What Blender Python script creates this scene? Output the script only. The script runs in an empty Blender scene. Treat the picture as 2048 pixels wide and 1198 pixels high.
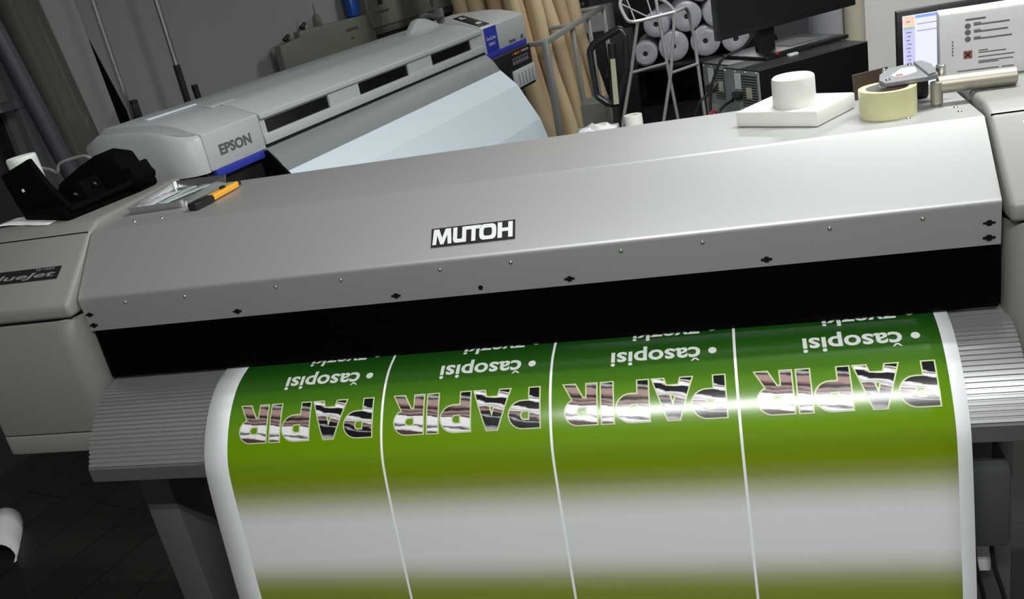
import bpy, bmesh, math, random
from mathutils import Vector, Matrix, Euler
C = bpy.context.scene.collection
scene = bpy.context.scene
random.seed(7)
PI = math.pi

# ------------------------------------------------------------------ camera, world, lights
cam_d = bpy.data.cameras.new('camera'); cam = bpy.data.objects.new('camera', cam_d); C.objects.link(cam)
CX = Vector((0.96114246, 0.20567722, -0.18439768)); CD = Vector((-0.08985446, -0.39840264, -0.91278455))
CF = Vector((-0.26120069, 0.89388494, -0.36439742))
mw = Matrix.Identity(4)
for i in range(3):
    mw[i][0] = CX[i]; mw[i][1] = -CD[i]; mw[i][2] = -CF[i]
mw[0][3], mw[1][3], mw[2][3] = 1.40536, -1.55480, 1.58073
cam.matrix_world = mw
cam_d.sensor_fit = 'HORIZONTAL'; cam_d.sensor_width = 36.0
cam_d.lens = 1825.716 / 2048 * 36.0
cam_d.clip_start = 0.02
scene.camera = cam
scene.view_settings.view_transform = 'Standard'; scene.view_settings.look = 'None'
scene.view_settings.gamma = 1.0; scene.view_settings.use_curve_mapping = False
scene.view_settings.exposure = 0.32
w = bpy.data.worlds.new('world'); scene.world = w; w.use_nodes = True
w.node_tree.nodes['Background'].inputs[0].default_value = (0.9, 0.95, 1.0, 1)
w.node_tree.nodes['Background'].inputs[1].default_value = 0.02

RA = math.radians(76.6)                       # the room and the white plotter are turned against the big printer
RO = Vector((-0.2736, 1.0664, 0.0))
RM = Matrix.Translation(RO) @ Matrix.Rotation(RA, 4, 'Z')

LAMPS = [  # x, y, z, yaw, length, watts per tube
    (1.42, -1.88, 2.76, 0.0, 1.75, 38.0),
    (2.15, 0.55, 2.76, 0.0, 1.45, 30.0),
    (1.5, 4.5, 2.76, 0.0, 1.45, 15.0),
]
def lamp_light(x, y, z, yaw, L, W):
    for k in (-1, 1):
        ld = bpy.data.lights.new('tube_light', 'AREA'); ld.shape = 'RECTANGLE'
        ld.size = L; ld.size_y = 0.05; ld.energy = W; ld.color = (0.97, 1.0, 0.98)
        lo = bpy.data.objects.new('tube_light', ld); C.objects.link(lo)
        lo.location = (x - math.sin(yaw) * 0.08 * k, y + math.cos(yaw) * 0.08 * k, z)
        lo.rotation_euler = (0, 0, yaw)
for a in LAMPS: lamp_light(*a)

# ------------------------------------------------------------------ materials
def mat(name, col, rough=0.5, metal=0.0, spec=0.5, var=0.04, scale=30.0, bump=0.0, trans=0.0, alpha=1.0, emit=None, coat=0.0, ior=1.45):
    m = bpy.data.materials.new(name); m.use_nodes = True
    nt = m.node_tree; b = nt.nodes['Principled BSDF']
    b.inputs['Roughness'].default_value = rough; b.inputs['Metallic'].default_value = metal
    b.inputs['Specular IOR Level'].default_value = spec; b.inputs['Transmission Weight'].default_value = trans
    b.inputs['IOR'].default_value = ior; b.inputs['Alpha'].default_value = alpha; b.inputs['Coat Weight'].default_value = coat
    b.inputs['Base Color'].default_value = (*col, 1)
    if var or bump:
        tc = nt.nodes.new('ShaderNodeTexCoord'); n = nt.nodes.new('ShaderNodeTexNoise')
        n.inputs['Scale'].default_value = scale; n.inputs['Detail'].default_value = 3
        nt.links.new(tc.outputs['Object'], n.inputs['Vector'])
        r = nt.nodes.new('ShaderNodeMapRange'); r.inputs[3].default_value = 1 - var; r.inputs[4].default_value = 1 + var
        nt.links.new(n.outputs['Fac'], r.inputs[0])
        mx = nt.nodes.new('ShaderNodeMix'); mx.data_type = 'RGBA'; mx.blend_type = 'MULTIPLY'
        mx.inputs[0].default_value = 1.0; mx.inputs[6].default_value = (*col, 1)
        nt.links.new(r.outputs[0], mx.inputs[7]); nt.links.new(mx.outputs[2], b.inputs['Base Color'])
        if bump:
            bp = nt.nodes.new('ShaderNodeBump'); bp.inputs['Strength'].default_value = bump; bp.inputs['Distance'].default_value = 0.002
            nt.links.new(n.outputs['Fac'], bp.inputs['Height']); nt.links.new(bp.outputs[0], b.inputs['Normal'])
    if emit:
        b.inputs['Emission Color'].default_value = (*emit[0], 1); b.inputs['Emission Strength'].default_value = emit[1]
    return m
M = {}
def mm(k, *a, **kw): M[k] = mat(k, *a, **kw)
mm('lid_paint', (0.375, 0.375, 0.37), 0.45, metal=0.55, var=0.015, scale=8)
mm('cover_paint', (0.20, 0.20, 0.186), 0.45, var=0.02, scale=10)
mm('black_gloss', (0.006, 0.006, 0.006), 0.12, var=0)
mm('black', (0.008, 0.008, 0.008), 0.5, var=0.1)
mm('dark_seam', (0.004, 0.004, 0.004), 0.8, spec=0.1)
mm('aluminium', (0.72, 0.72, 0.73), 0.36, metal=0.35, var=0.03)
mm('apron_metal', (0.37, 0.37, 0.37), 0.36, metal=0.7, var=0.03)
mm('lip_grey', (0.07, 0.07, 0.073), 0.5)
mm('leg_grey', (0.085, 0.085, 0.08), 0.5)
mm('box_grey', (0.045, 0.047, 0.05), 0.5)
mm('steel', (0.62, 0.62, 0.62), 0.25, metal=1.0, var=0.03)
mm('chrome', (0.75, 0.75, 0.76), 0.15, metal=1.0, var=0.02)
mm('logo_black', (0.012, 0.012, 0.012), 0.4)
mm('logo_silver', (0.62, 0.62, 0.62), 0.4)
mm('white_plastic', (0.54, 0.555, 0.57), 0.4, var=0.015)
mm('epson_grey', (0.23, 0.25, 0.25), 0.5, var=0.02)
mm('epson_blue', (0.035, 0.05, 0.42), 0.4)
mm('paper_white', (0.74, 0.83, 0.90), 0.6, var=0.01)
mm('paper', (0.7, 0.7, 0.7), 0.7, var=0.03)
mm('pe_white', (0.69, 0.69, 0.64), 0.35, var=0.02)
mm('tape_clear', (0.58, 0.56, 0.31), 0.2, var=0.06, scale=60)
mm('tape_core', (0.40, 0.40, 0.37), 0.5)
mm('tool_grey', (0.22, 0.22, 0.23), 0.45, metal=0.4)
mm('tool_label', (0.75, 0.75, 0.74), 0.4)
mm('red', (0.30, 0.02, 0.03), 0.4)
mm('brown', (0.06, 0.035, 0.02), 0.5)
mm('champagne', (0.36, 0.33, 0.27), 0.42, metal=0.55)
mm('orange', (0.80, 0.36, 0.03), 0.4)
mm('tray_metal', (0.50, 0.50, 0.50), 0.25, metal=0.9)
mm('glass_strip', (0.55, 0.65, 0.60), 0.15, trans=0.3)
mm('plastic_bag', (0.7, 0.7, 0.75), 0.25, trans=0.4, bump=0.6, scale=60)
mm('black_plastic', (0.010, 0.010, 0.010), 0.35, bump=0.1)
mm('cup_white', (0.72, 0.74, 0.70), 0.5)
mm('cable_grey', (0.25, 0.25, 0.25), 0.5)
mm('beige', (0.17, 0.17, 0.14), 0.5, var=0.04)
mm('beige_dark', (0.09, 0.09, 0.075), 0.5)
mm('bottle_blue', (0.01, 0.08, 0.42), 0.25)
mm('kraft', (0.62, 0.48, 0.29), 0.65, var=0.10, scale=9)
mm('kraft_dark', (0.52, 0.37, 0.22), 0.65, var=0.12, scale=9)
mm('rack_steel', (0.36, 0.37, 0.35), 0.4, metal=0.3)
mm('wrap', (0.60, 0.60, 0.68), 0.22, bump=0.7, scale=28, var=0.2)
mm('core_dark', (0.03, 0.025, 0.02), 0.7)
mm('sticker', (0.45, 0.44, 0.30), 0.5, var=0.3, scale=90)
mm('tower_black', (0.004, 0.004, 0.005), 0.5, spec=0.12)
mm('matt_black', (0.0022, 0.0022, 0.0022), 0.75, spec=0.05, bump=0.1)
mm('tower_top', (0.035, 0.036, 0.038), 0.45)
mm('tower_rear', (0.20, 0.21, 0.20), 0.45, metal=0.3)
mm('vent_dark', (0.02, 0.02, 0.02), 0.6)
mm('screen_off', (0.006, 0.007, 0.006), 0.35, var=0)
mm('cabinet_white', (0.80, 0.80, 0.77), 0.5, var=0.01)
mm('cream', (0.66, 0.60, 0.46), 0.5)
mm('shelf_grey', (0.16, 0.16, 0.18), 0.5)
mm('shelf_dark', (0.016, 0.016, 0.018), 0.6)
mm('tube_dark', (0.055, 0.055, 0.07), 0.45)
mm('film', (0.105, 0.105, 0.092), 0.10, trans=0.2, bump=0.25, scale=7, var=0.1)
mm('panel_grey', (0.30, 0.30, 0.305), 0.6, var=0.02)
mm('wall', (0.29, 0.29, 0.295), 0.85, var=0.03, scale=3, bump=0.1)
mm('ceiling_mat', (0.6, 0.6, 0.6), 0.9)
mm('lamp_white', (0.8, 0.8, 0.8), 0.5)
mm('card_white', (0.62, 0.62, 0.63), 0.55, var=0.01)
mm('card_yellow', (0.78, 0.77, 0.55), 0.55)
mm('ink_grey', (0.12, 0.12, 0.12), 0.6)
mm('hazard', (0.28, 0.10, 0.06), 0.6)
mm('print_white', (0.80, 0.84, 0.78), 0.25, var=0)

mm('truck_black', (0.02, 0.02, 0.02), 0.25)
mm('roll_white', (0.62, 0.62, 0.70), 0.5, var=0.02)
def glow(k, c, st): mm(k, (0.02, 0.02, 0.02), 0.3, var=0, emit=(c, st))
glow('screen_lit', (0.80, 0.82, 1.0), 0.85); glow('ui_peach', (1.0, 0.68, 0.50), 0.8); glow('ui_teal', (0.25, 0.70, 0.55), 0.7)
glow('ui_lilac', (0.66, 0.66, 1.0), 0.75); glow('ui_blue', (0.25, 0.42, 1.0), 0.8); glow('ui_text', (0.35, 0.35, 0.5), 0.5)

def floor_mat():
    m = bpy.data.materials.new('floor_planks'); m.use_nodes = True; nt = m.node_tree; b = nt.nodes['Principled BSDF']
    tc = nt.nodes.new('ShaderNodeTexCoord'); br = nt.nodes.new('ShaderNodeTexBrick')
    br.inputs['Scale'].default_value = 1.0; br.inputs['Brick Width'].default_value = 1.2; br.inputs['Row Height'].default_value = 0.19
    br.inputs['Mortar Size'].default_value = 0.003; br.offset = 0.37
    br.inputs['Color1'].default_value = (0.020, 0.020, 0.017, 1); br.inputs['Color2'].default_value = (0.026, 0.026, 0.022, 1)
    br.inputs['Mortar'].default_value = (0.007, 0.007, 0.007, 1)
    nt.links.new(tc.outputs['Object'], br.inputs['Vector'])
    n = nt.nodes.new('ShaderNodeTexNoise'); n.inputs['Scale'].default_value = 6
    mp = nt.nodes.new('ShaderNodeMapping'); mp.inputs['Scale'].default_value = (1, 14, 1)
    nt.links.new(tc.outputs['Object'], mp.inputs[0]); nt.links.new(mp.outputs[0], n.inputs['Vector'])
    mx = nt.nodes.new('ShaderNodeMix'); mx.data_type = 'RGBA'; mx.blend_type = 'MULTIPLY'; mx.inputs[0].default_value = 0.5
    nt.links.new(br.outputs['Color'], mx.inputs[6]); nt.links.new(n.outputs['Color'], mx.inputs[7])
    nt.links.new(mx.outputs[2], b.inputs['Base Color']); b.inputs['Roughness'].default_value = 0.45
    return m
M['floor'] = floor_mat()

def tinted():                                            # smoked acrylic
    m = bpy.data.materials.new('smoked_acrylic'); m.use_nodes = True; nt = m.node_tree
    g = nt.nodes['Principled BSDF']; g.inputs['Base Color'].default_value = (0.0012, 0.0012, 0.0012, 1); g.inputs['Roughness'].default_value = 0.1; g.inputs['Specular IOR Level'].default_value = 0.16
    t = nt.nodes.new('ShaderNodeBsdfTransparent'); t.inputs[0].default_value = (0.5, 0.5, 0.5, 1)
    mx = nt.nodes.new('ShaderNodeMixShader'); mx.inputs[0].default_value = 0.28
    nt.links.new(g.outputs[0], mx.inputs[1]); nt.links.new(t.outputs[0], mx.inputs[2])
    nt.links.new(mx.outputs[0], nt.nodes['Material Output'].inputs[0])
    return m
M['smoked'] = tinted()

# ------------------------------------------------------------------ mesh builder
class MB:
    def __init__(s): s.bm = bmesh.new(); s.mi = 0
    def _fin(s, faces):
        for f in faces: f.material_index = s.mi
    def box(s, c, d, bev=0.0, rot=None, seg=2):
        r = bmesh.ops.create_cube(s.bm, size=1.0); vs = r['verts']
        bmesh.ops.scale(s.bm, vec=d, verts=vs)
        fs = list({f for v in vs for f in v.link_faces})
        if bev:
            es = list({e for v in vs for e in v.link_edges})
            q = bmesh.ops.bevel(s.bm, geom=es, offset=min(bev, min(d) * 0.49), segments=seg, profile=0.5, affect='EDGES')
            vs = list({v for f in q['faces'] for v in f.verts} | {v for v in vs if v.is_valid}); fs = list({f for v in vs for f in v.link_faces})
        if rot is not None:
            bmesh.ops.rotate(s.bm, cent=(0, 0, 0), matrix=rot if isinstance(rot, Matrix) else Euler(rot).to_matrix(), verts=vs)
        bmesh.ops.translate(s.bm, vec=c, verts=vs); s._fin(fs); return s
    def bb(s, x0, x1, y0, y1, z0, z1, bev=0.0, seg=2):
        return s.box(((x0 + x1) / 2, (y0 + y1) / 2, (z0 + z1) / 2), (abs(x1 - x0), abs(y1 - y0), abs(z1 - z0)), bev, None, seg)
    def prism(s, poly, a, b, axis='x', bev=0.0, seg=3, ends_only=False):
        def P(q, t):
            if axis == 'x': return (t, q[0], q[1])
            if axis == 'y': return (q[0], t, q[1])
            return (q[0], q[1], t)
        A = [s.bm.verts.new(P(q, a)) for q in poly]; B = [s.bm.verts.new(P(q, b)) for q in poly]
        n = len(poly); fs = [s.bm.faces.new(A), s.bm.faces.new(B[::-1])]
        for i in range(n): fs.append(s.bm.faces.new((A[i], B[i], B[(i + 1) % n], A[(i + 1) % n])))
        bmesh.ops.recalc_face_normals(s.bm, faces=fs)
        if bev:
            if ends_only: es = [e for e in {e for f in fs[:2] for e in f.edges}]
            else: es = list({e for f in fs for e in f.edges if e.calc_face_angle(0) > 0.3})
            q = bmesh.ops.bevel(s.bm, geom=es, offset=bev, segments=seg, profile=0.5, affect='EDGES')
            vs = {v for v in A + B if v.is_valid} | {v for f in q['faces'] for v in f.verts}
            fs = list({f for v in vs for f in v.link_faces})
        s._fin(fs); return s
    def tube(s, pts, r, n=10, cap=True, closed=False):
        pts = [Vector(p) for p in pts]; rs = r if isinstance(r, (list, tuple)) else [r] * len(pts)
        rings = []; N = len(pts); up = None
        for i, p in enumerate(pts):
            if closed: t = (pts[(i + 1) % N] - pts[i - 1]).normalized()
            else: t = (pts[min(i + 1, N - 1)] - pts[max(i - 1, 0)]).normalized()
            if up is None:
                up = Vector((0, 0, 1)) if abs(t.z) < 0.9 else Vector((1, 0, 0))
            sd = t.cross(up).normalized(); up = sd.cross(t).normalized()
            rings.append([s.bm.verts.new(p + rs[i] * (math.cos(2 * PI * k / n) * sd + math.sin(2 * PI * k / n) * up)) for k in range(n)])
        fs = []
        for i in range(N if closed else N - 1):
            a, b = rings[i], rings[(i + 1) % N]
            for k in range(n): fs.append(s.bm.faces.new((a[k], a[(k + 1) % n], b[(k + 1) % n], b[k])))
        if cap and not closed: fs += [s.bm.faces.new(rings[0][::-1]), s.bm.faces.new(rings[-1])]
        bmesh.ops.recalc_face_normals(s.bm, faces=fs)
        s._fin(fs); return s
    def lathe(s, prof, o=(0, 0, 0), ax=(0, 0, 1), n=28, closed=False):     # prof: (r, h)
        q = Vector((0, 0, 1)).rotation_difference(Vector(ax)); o = Vector(o); rings = []
        for r, h in prof:
            if r < 1e-6: rings.append([s.bm.verts.new(o + q @ Vector((0, 0, h)))])
            else: rings.append([s.bm.verts.new(o + q @ Vector((r * math.cos(2 * PI * k / n), r * math.sin(2 * PI * k / n), h))) for k in range(n)])
        fs = []; R = len(rings)
        for i in range(R if closed else R - 1):
            a, b = rings[i], rings[(i + 1) % R]
            for k in range(n):
                k2 = (k + 1) % n
                if len(a) == 1 and len(b) == 1: continue
                if len(a) == 1: fs.append(s.bm.faces.new((a[0], b[k], b[k2])))
                elif len(b) == 1: fs.append(s.bm.faces.new((a[k2], a[k], b[0])))
                else: fs.append(s.bm.faces.new((a[k], b[k], b[k2], a[k2])))
        bmesh.ops.recalc_face_normals(s.bm, faces=fs); s._fin(fs); return s
    def cyl(s, p0, p1, r, n=20, bev=0.0):
        p0, p1 = Vector(p0), Vector(p1); L = (p1 - p0).length; b = bev
        pr = [(0, 0), (r - b, 0), (r, b), (r, L - b), (r - b, L), (0, L)] if b else [(0, 0), (r, 0), (r, L), (0, L)]
        return s.lathe(pr, p0, (p1 - p0).normalized(), n)
    def poly(s, pts):
        f = s.bm.faces.new([s.bm.verts.new(p) for p in pts]); s._fin([f]); return s
    def slab(s, pts, nrm, t, bev=0.0):                                    # planar polygon given in 3-D, pushed along nrm
        nv = Vector(nrm).normalized() * t; A = [s.bm.verts.new(Vector(p)) for p in pts]; B = [s.bm.verts.new(Vector(p) + nv) for p in pts]
        n = len(pts); fs = [s.bm.faces.new(A), s.bm.faces.new(B[::-1])]
        for i in range(n): fs.append(s.bm.faces.new((A[i], B[i], B[(i + 1) % n], A[(i + 1) % n])))
        bmesh.ops.recalc_face_normals(s.bm, faces=fs)
        if bev:
            es = list({e for f in fs for e in f.edges})
            q = bmesh.ops.bevel(s.bm, geom=es, offset=bev, segments=2, profile=0.5, affect='EDGES')
            vs = {v for v in A + B if v.is_valid} | {v for f in q['faces'] for v in f.verts}; fs = list({f for v in vs for f in v.link_faces})
        s._fin(fs); return s
    def build(s, name, mats, parent=None, world=False, ang=35, label=None, **props):
        me = bpy.data.meshes.new(name); s.bm.to_mesh(me); s.bm.free()
        if not isinstance(mats, (list, tuple)): mats = [mats]
        for m in mats: me.materials.append(M[m] if isinstance(m, str) else m)
        if len(me.polygons):
            me.shade_smooth(); me.set_sharp_from_angle(angle=math.radians(ang))
        o = bpy.data.objects.new(name, me); C.objects.link(o)
        if parent is not None:
            o.parent = parent
            if world: o.matrix_parent_inverse = wm(parent).inverted()
        if label: o['label'] = label
        for k, v in props.items(): o[k] = v
        return o
def wm(o):
    m = Matrix.LocRotScale(o.location, o.rotation_euler.to_quaternion(), o.scale)
    return wm(o.parent) @ o.matrix_parent_inverse @ m if o.parent else m
def tag(o, label, cat, group=None, kind=None):
    o['label'] = label; o['category'] = cat
    if group: o['group'] = group
    if kind: o['kind'] = kind
    return o
def thing(name, label, cat, loc=(0, 0, 0), rot=(0, 0, 0), group=None):
    o = bpy.data.objects.new(name, None); C.objects.link(o); o.empty_display_size = 0.05
    o.location = loc; o.rotation_euler = rot
    return tag(o, label, cat, group)
def struct(o): o['kind'] = 'structure'; return o
def rc(p0, p1, p2, r, n=5):                                               # rounded corner in 2-D
    p0, p1, p2 = Vector(p0), Vector(p1), Vector(p2); a = (p0 - p1).normalized(); b = (p2 - p1).normalized()
    th = a.angle(b); d = min(r / math.tan(th / 2), (p0 - p1).length * .49, (p2 - p1).length * .49); A = p1 + a * d; B = p1 + b * d
    return [tuple(A * (1 - t) ** 2 + p1 * 2 * t * (1 - t) + B * t * t) for t in [i / n for i in range(n + 1)]]
def rounded(poly, r, n=4):
    rs = r if isinstance(r, (list, tuple)) else [r] * len(poly); out = []
    for i, p in enumerate(poly):
        if rs[i] <= 0: out.append(p)
        else: out += rc(poly[i - 1], p, poly[(i + 1) % len(poly)], rs[i], n)
    return out
def smooth_path(pts, n=6):                                                # Catmull-Rom
    P = [Vector(p) for p in pts]; out = []
    for i in range(len(P) - 1):
        a, b, c, d = P[max(i - 1, 0)], P[i], P[i + 1], P[min(i + 2, len(P) - 1)]
        for k in range(n):
            t = k / n; out.append(0.5 * ((2 * b) + (c - a) * t + (2 * a - 5 * b + 4 * c - d) * t * t + (3 * b - a - 3 * c + d) * t ** 3))
    return out + [P[-1]]
_txt = {}
def text_mesh(body, bold=0.0, shear=0.0, spacing=1.0):                     # flat glyph triangles: (verts, faces), x-right y-up, font size 1
    k = (body, bold, shear, spacing)
    if k in _txt: return _txt[k]
    c = bpy.data.curves.new('glyphs', 'FONT'); c.body = body; c.offset = bold; c.shear = shear; c.space_character = spacing; c.resolution_u = 3
    o = bpy.data.objects.new('glyphs', c); C.objects.link(o); dg = bpy.context.evaluated_depsgraph_get()
    me = bpy.data.meshes.new_from_object(o.evaluated_get(dg))
    v = [(q.co.x, q.co.y) for q in me.vertices]; f = [tuple(p.vertices) for p in me.polygons]
    bpy.data.objects.remove(o); bpy.data.curves.remove(c); bpy.data.meshes.remove(me)
    x0 = min(q[0] for q in v); y0 = min(q[1] for q in v); x1 = max(q[0] for q in v); y1 = max(q[1] for q in v)
    _txt[k] = (v, f, x0, x1, y0, y1); return _txt[k]
def put_text(mb, body, O, U, V, width, height=None, bold=0.0, shear=0.0, spacing=1.0):
    """glyphs laid on a plane: O lower-left corner, U right, V up (unit vectors); fitted to width x height"""
    v, f, x0, x1, y0, y1 = text_mesh(body, bold, shear, spacing); O, U, V = Vector(O), Vector(U).normalized(), Vector(V).normalized()
    sx = width / (x1 - x0); sy = (height / (y1 - y0)) if height else sx
    vs = [mb.bm.verts.new(O + U * (q[0] - x0) * sx + V * (q[1] - y0) * sy) for q in v]
    for q in f:
        try: fc = mb.bm.faces.new([vs[i] for i in q]); fc.material_index = mb.mi
        except ValueError: pass
    return mb

# ------------------------------------------------------------------ the room (turned by RA)
def room_box(name, m, x0, x1, y0, y1, z0, z1):
    mb = MB().bb(x0, x1, y0, y1, z0, z1); o = mb.build(name, m); o.matrix_world = RM; return struct(o)
room_box('floor', 'floor', -4.3, 8.2, -5.1, 1.55, -0.1, 0)
room_box('ceiling', 'ceiling_mat', -4.3, 8.2, -5.1, 1.55, 2.9, 3.0)
room_box('wall_left', 'wall', -4.2, 8.2, 1.45, 1.55, 0, 2.9)
room_box('wall_back', 'wall', 8.1, 8.2, -5.1, 1.45, 0, 2.9)
room_box('wall_right', 'wall', -4.2, 8.1, -5.1, -5.0, 0, 2.9)
room_box('wall_front', 'wall', -4.3, -4.2, -5.1, 1.55, 0, 2.9)
for i, (x, y, z, yaw, L, W) in enumerate(LAMPS):
    t = thing('ceiling_lamp', ['white twin-tube ceiling lamp behind the viewer, over the printed sheet', 'white twin-tube ceiling lamp above the white plotter',
              'white twin-tube ceiling lamp above the bar stool'][i], 'lamp', (x, y, 2.9), (0, 0, yaw), 'twin-tube ceiling lamps')
    MB().bb(-L / 2 - .03, L / 2 + .03, -.14, .14, -.06, 0, .01).build('housing', 'lamp_white', t)
    for k in (-1, 1): MB().bb(-L / 2, L / 2, -.025 + .08 * k, .025 + .08 * k, -.11, -.06, .02).build('tube_tray', 'lamp_white', t)
# ------------------------------------------------------------------ the big printer in front
def ylerp(prof, d):                                                       # polyline sampler by arc length
    for (a, b) in zip(prof, prof[1:]):
        L = math.dist(a, b)
        if d <= L: break
        d -= L
    t = min(d / L, 1.5); n = (-(b[1] - a[1]) / L, (b[0] - a[0]) / L)
    return (a[0] + (b[0] - a[0]) * t, a[1] + (b[1] - a[1]) * t), n
mp = thing('wide_format_printer', 'large light grey printer in the foreground with a long sloped lid and ribbed apron', 'printer', (0.9, 0.2, 0))
def part(mb, name, m, parent=None, **k): return mb.build(name, m, parent or mp, world=True, **k)
# lid: bent sheet 3 mm thick
outer = [(.43, 1.09), (.43, 1.154)] ; outer = [(.43, 1.09)] + rc((.43, 1.09), (.43, 1.154), (.114, 1.1543), .006) + rc((.43, 1.154), (.114, 1.1543), (0, 1.04), .014) + rc((.114, 1.1543), (0, 1.04), (.004, .963), .014) + [(.004, .963)]
inner = [(.008, .963), (.006, 1.038), (.117, 1.149), (.426, 1.149), (.426, 1.09)]
part(MB().prism(outer + inner, 0.002, 1.798, 'x'), 'lid', 'lid_paint', ang=25)
lid = mp.children[-1] if mp.children else None
SCREW = [(.1139, 1.0225), (.2585, 1.0215), (.4699, 1.0215), (.6136, 1.0215), (.8215, 1.0215), (.9628, 1.0215), (1.1706, 1.0215), (1.3163, 1.0215), (1.5305, 1.0225), (1.6781, 1.0225)]
for x, z in SCREW:
    part(MB().lathe([(0, .0034), (.0018, .0031), (.0034, .0020), (.0042, 0), (.0042, -.003)], (x, .0012, z), (0, -1, 0), 14), 'screw', 'steel')
for x, y in [(1.6865, .165), (1.7706, .165), (.085, .155), (.155, .155), (1.7715, .20)]:
    part(MB().lathe([(0, .003), (.002, .0027), (.0036, .0016), (.0042, 0), (.0042, -.002)], (x, y, 1.1543), (0, 0, 1), 14), 'screw', 'steel')
for x, z in [(.0152, 1.0023), (.015, .977), (.3668, .977), (.7193, .977), (1.0676, .977), (1.4226, .977), (1.7796, 1.0031), (1.7797, .977)]:
    y = .0028
    pl = [(x - .0095, z - .0014), (x - .005, z - .0016), (x - .003, z - .0046), (x + .003, z - .0046), (x + .005, z - .0016), (x + .0095, z - .0014), (x + .0095, z + .0014), (x + .005, z + .0016), (x + .003, z + .0046), (x - .003, z + .0046), (x - .005, z + .0016), (x - .0095, z + .0014)]
    part(MB().prism(pl, y - .0024, y + .003, 'y'), 'slot', 'dark_seam')
part(MB().lathe([(0, .0012), (.0046, .0012), (.0046, -.002)], (.8934, .0030, .9764), (0, -1, 0), 16), 'hole_plug', 'dark_seam')
# name plate on the slope
SN = Vector((0, -.7071, .7071)); SU = Vector((0, .7071, .7071)); EX = Vector((1, 0, 0))
def slope(x, t, lift=0): return Vector((x, 0, 1.04)) + SU * t + SN * lift   # t measured up the slope
def shape_mesh(splines, off=0.0):
    c = bpy.data.curves.new('shape', 'CURVE'); c.dimensions = '2D'; c.fill_mode = 'BOTH'; c.offset = off
    for s in splines:
        sp = c.splines.new('POLY'); sp.points.add(len(s) - 1); sp.use_cyclic_u = True
        for p, q in zip(sp.points, s): p.co = (q[0], q[1], 0, 1)
    o = bpy.data.objects.new('shape', c); C.objects.link(o); dg = bpy.context.evaluated_depsgraph_get()
    me = bpy.data.meshes.new_from_object(o.evaluated_get(dg)); v = [(q.co.x, q.co.y) for q in me.vertices]; f = [tuple(p.vertices) for p in me.polygons]
    bpy.data.objects.remove(o); bpy.data.curves.remove(c); bpy.data.meshes.remove(me)
    return v, f
def R(poly, r): return rounded(poly, r, 4)
LOGO = [  # (splines, x offset) letters of the name plate, height 1
    [[(0, 0), (.3, 0), (.36, .62), (.62, 0), (.88, 0), (1.14, .62), (1.2, 0), (1.5, 0), (1.42, 1), (1.0, 1), (.75, .42), (.5, 1), (.08, 1)]],
    [R([(1.6, 1), (1.6, 0), (2.62, 0), (2.62, .77), (3.02, .77), (3.02, 0), (3.34, 0), (3.34, .77), (3.74, .77), (3.74, 1), (2.3, 1), (2.3, .24), (1.92, .24), (1.92, 1)], [0, .28, .05, 0, 0, 0, 0, 0, 0, .02, .02, .08, .08, 0])],
    [R([(3.62, 0), (4.92, 0), (4.92, 1), (3.62, 1)], .36), R([(3.95, .24), (4.59, .24), (4.59, .76), (3.95, .76)], .18)],
    [[(5.02, 0), (5.36, 0), (5.36, .40), (5.82, .40), (5.82, 0), (6.16, 0), (6.16, 1), (5.82, 1), (5.82, .63), (5.36, .63), (5.36, 1), (5.02, 1)]]]
plate = part(MB().slab([slope(.8065, .0285), slope(.9745, .0285), slope(.9745, .069), slope(.8065, .069)], SN, .0012), 'name_plate', 'logo_black')
mb = MB()
for spl in LOGO:
    v, f = shape_mesh(spl); sx, sy = .1605 / 6.16, .0325
    vs = [mb.bm.verts.new(slope(.8095 + q[0] * sx, .0335 + q[1] * sy, .0018)) for q in v]
    for q in f: mb.bm.faces.new([vs[i] for i in q])
part(mb, 'name_lettering', 'logo_silver', plate, label='silver letters MUTOH')
# smoked window and dark inside
part(MB().bb(.002, 1.798, .012, .016, .846, .985), 'front_window', 'smoked')
part(MB().bb(.03, 1.77, .20, .42, .70, 1.10), 'inner_housing', 'black')
part(MB().bb(.03, 1.77, .016, .20, .985, 1.02), 'inner_bracket', 'black')
# ribbed apron
AP = [(.06, .842), (.02, .838), (-.035, .8255), (-.08, .7985), (-.12, .7595), (-.150, .7135)]
AP = [tuple(q) for q in smooth_path(AP, 8)]
total = sum(math.dist(a, b) for a, b in zip(AP, AP[1:]))
n = 27; pitch = total / n; rib = []
for i in range(n):
    for d, h in ((.0, -.0026), (.16, -.0026), (.26, 0), (.86, 0), (.98, -.0026)):
        p, nn = ylerp(AP, (i + d) * pitch); rib.append((p[0] - nn[0] * -h * -1 if False else p[0] + nn[0] * -h * 1.0, p[1] + nn[1] * -h * 1.0))
# normals from ylerp point down/back for this direction: h is subtracted along the outward side
rib = []
for i in range(n):
    for d, h in ((.0, .0034), (.22, .0034), (.34, 0), (.88, 0), (.99, .0034)):
        p, nn = ylerp(AP, (i + d) * pitch); s = -1 if nn[1] > 0 else 1
        rib.append((p[0] + s * nn[0] * h, p[1] + s * nn[1] * h))
back = [(-.118, .7135), (-.10, .748), (-.065, .785), (-.03, .808), (.02, .82), (.06, .824)]
part(MB().prism(rib + [(-.150, .7135), (-.150, .706)] + back[:1] + back[1:], .003, 1.812, 'x'), 'ribbed_apron', 'apron_metal', ang=20)
part(MB().prism([(-.1535, .7115), (-.1535, .679), (-.10, .679), (-.10, .705)], .003, 1.812, 'x', .0015, 1), 'apron_lip', 'lip_grey')
part(MB().bb(.02, 1.78, -.09, .4, .66, .70), 'chassis_beam', 'lip_grey')
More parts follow.
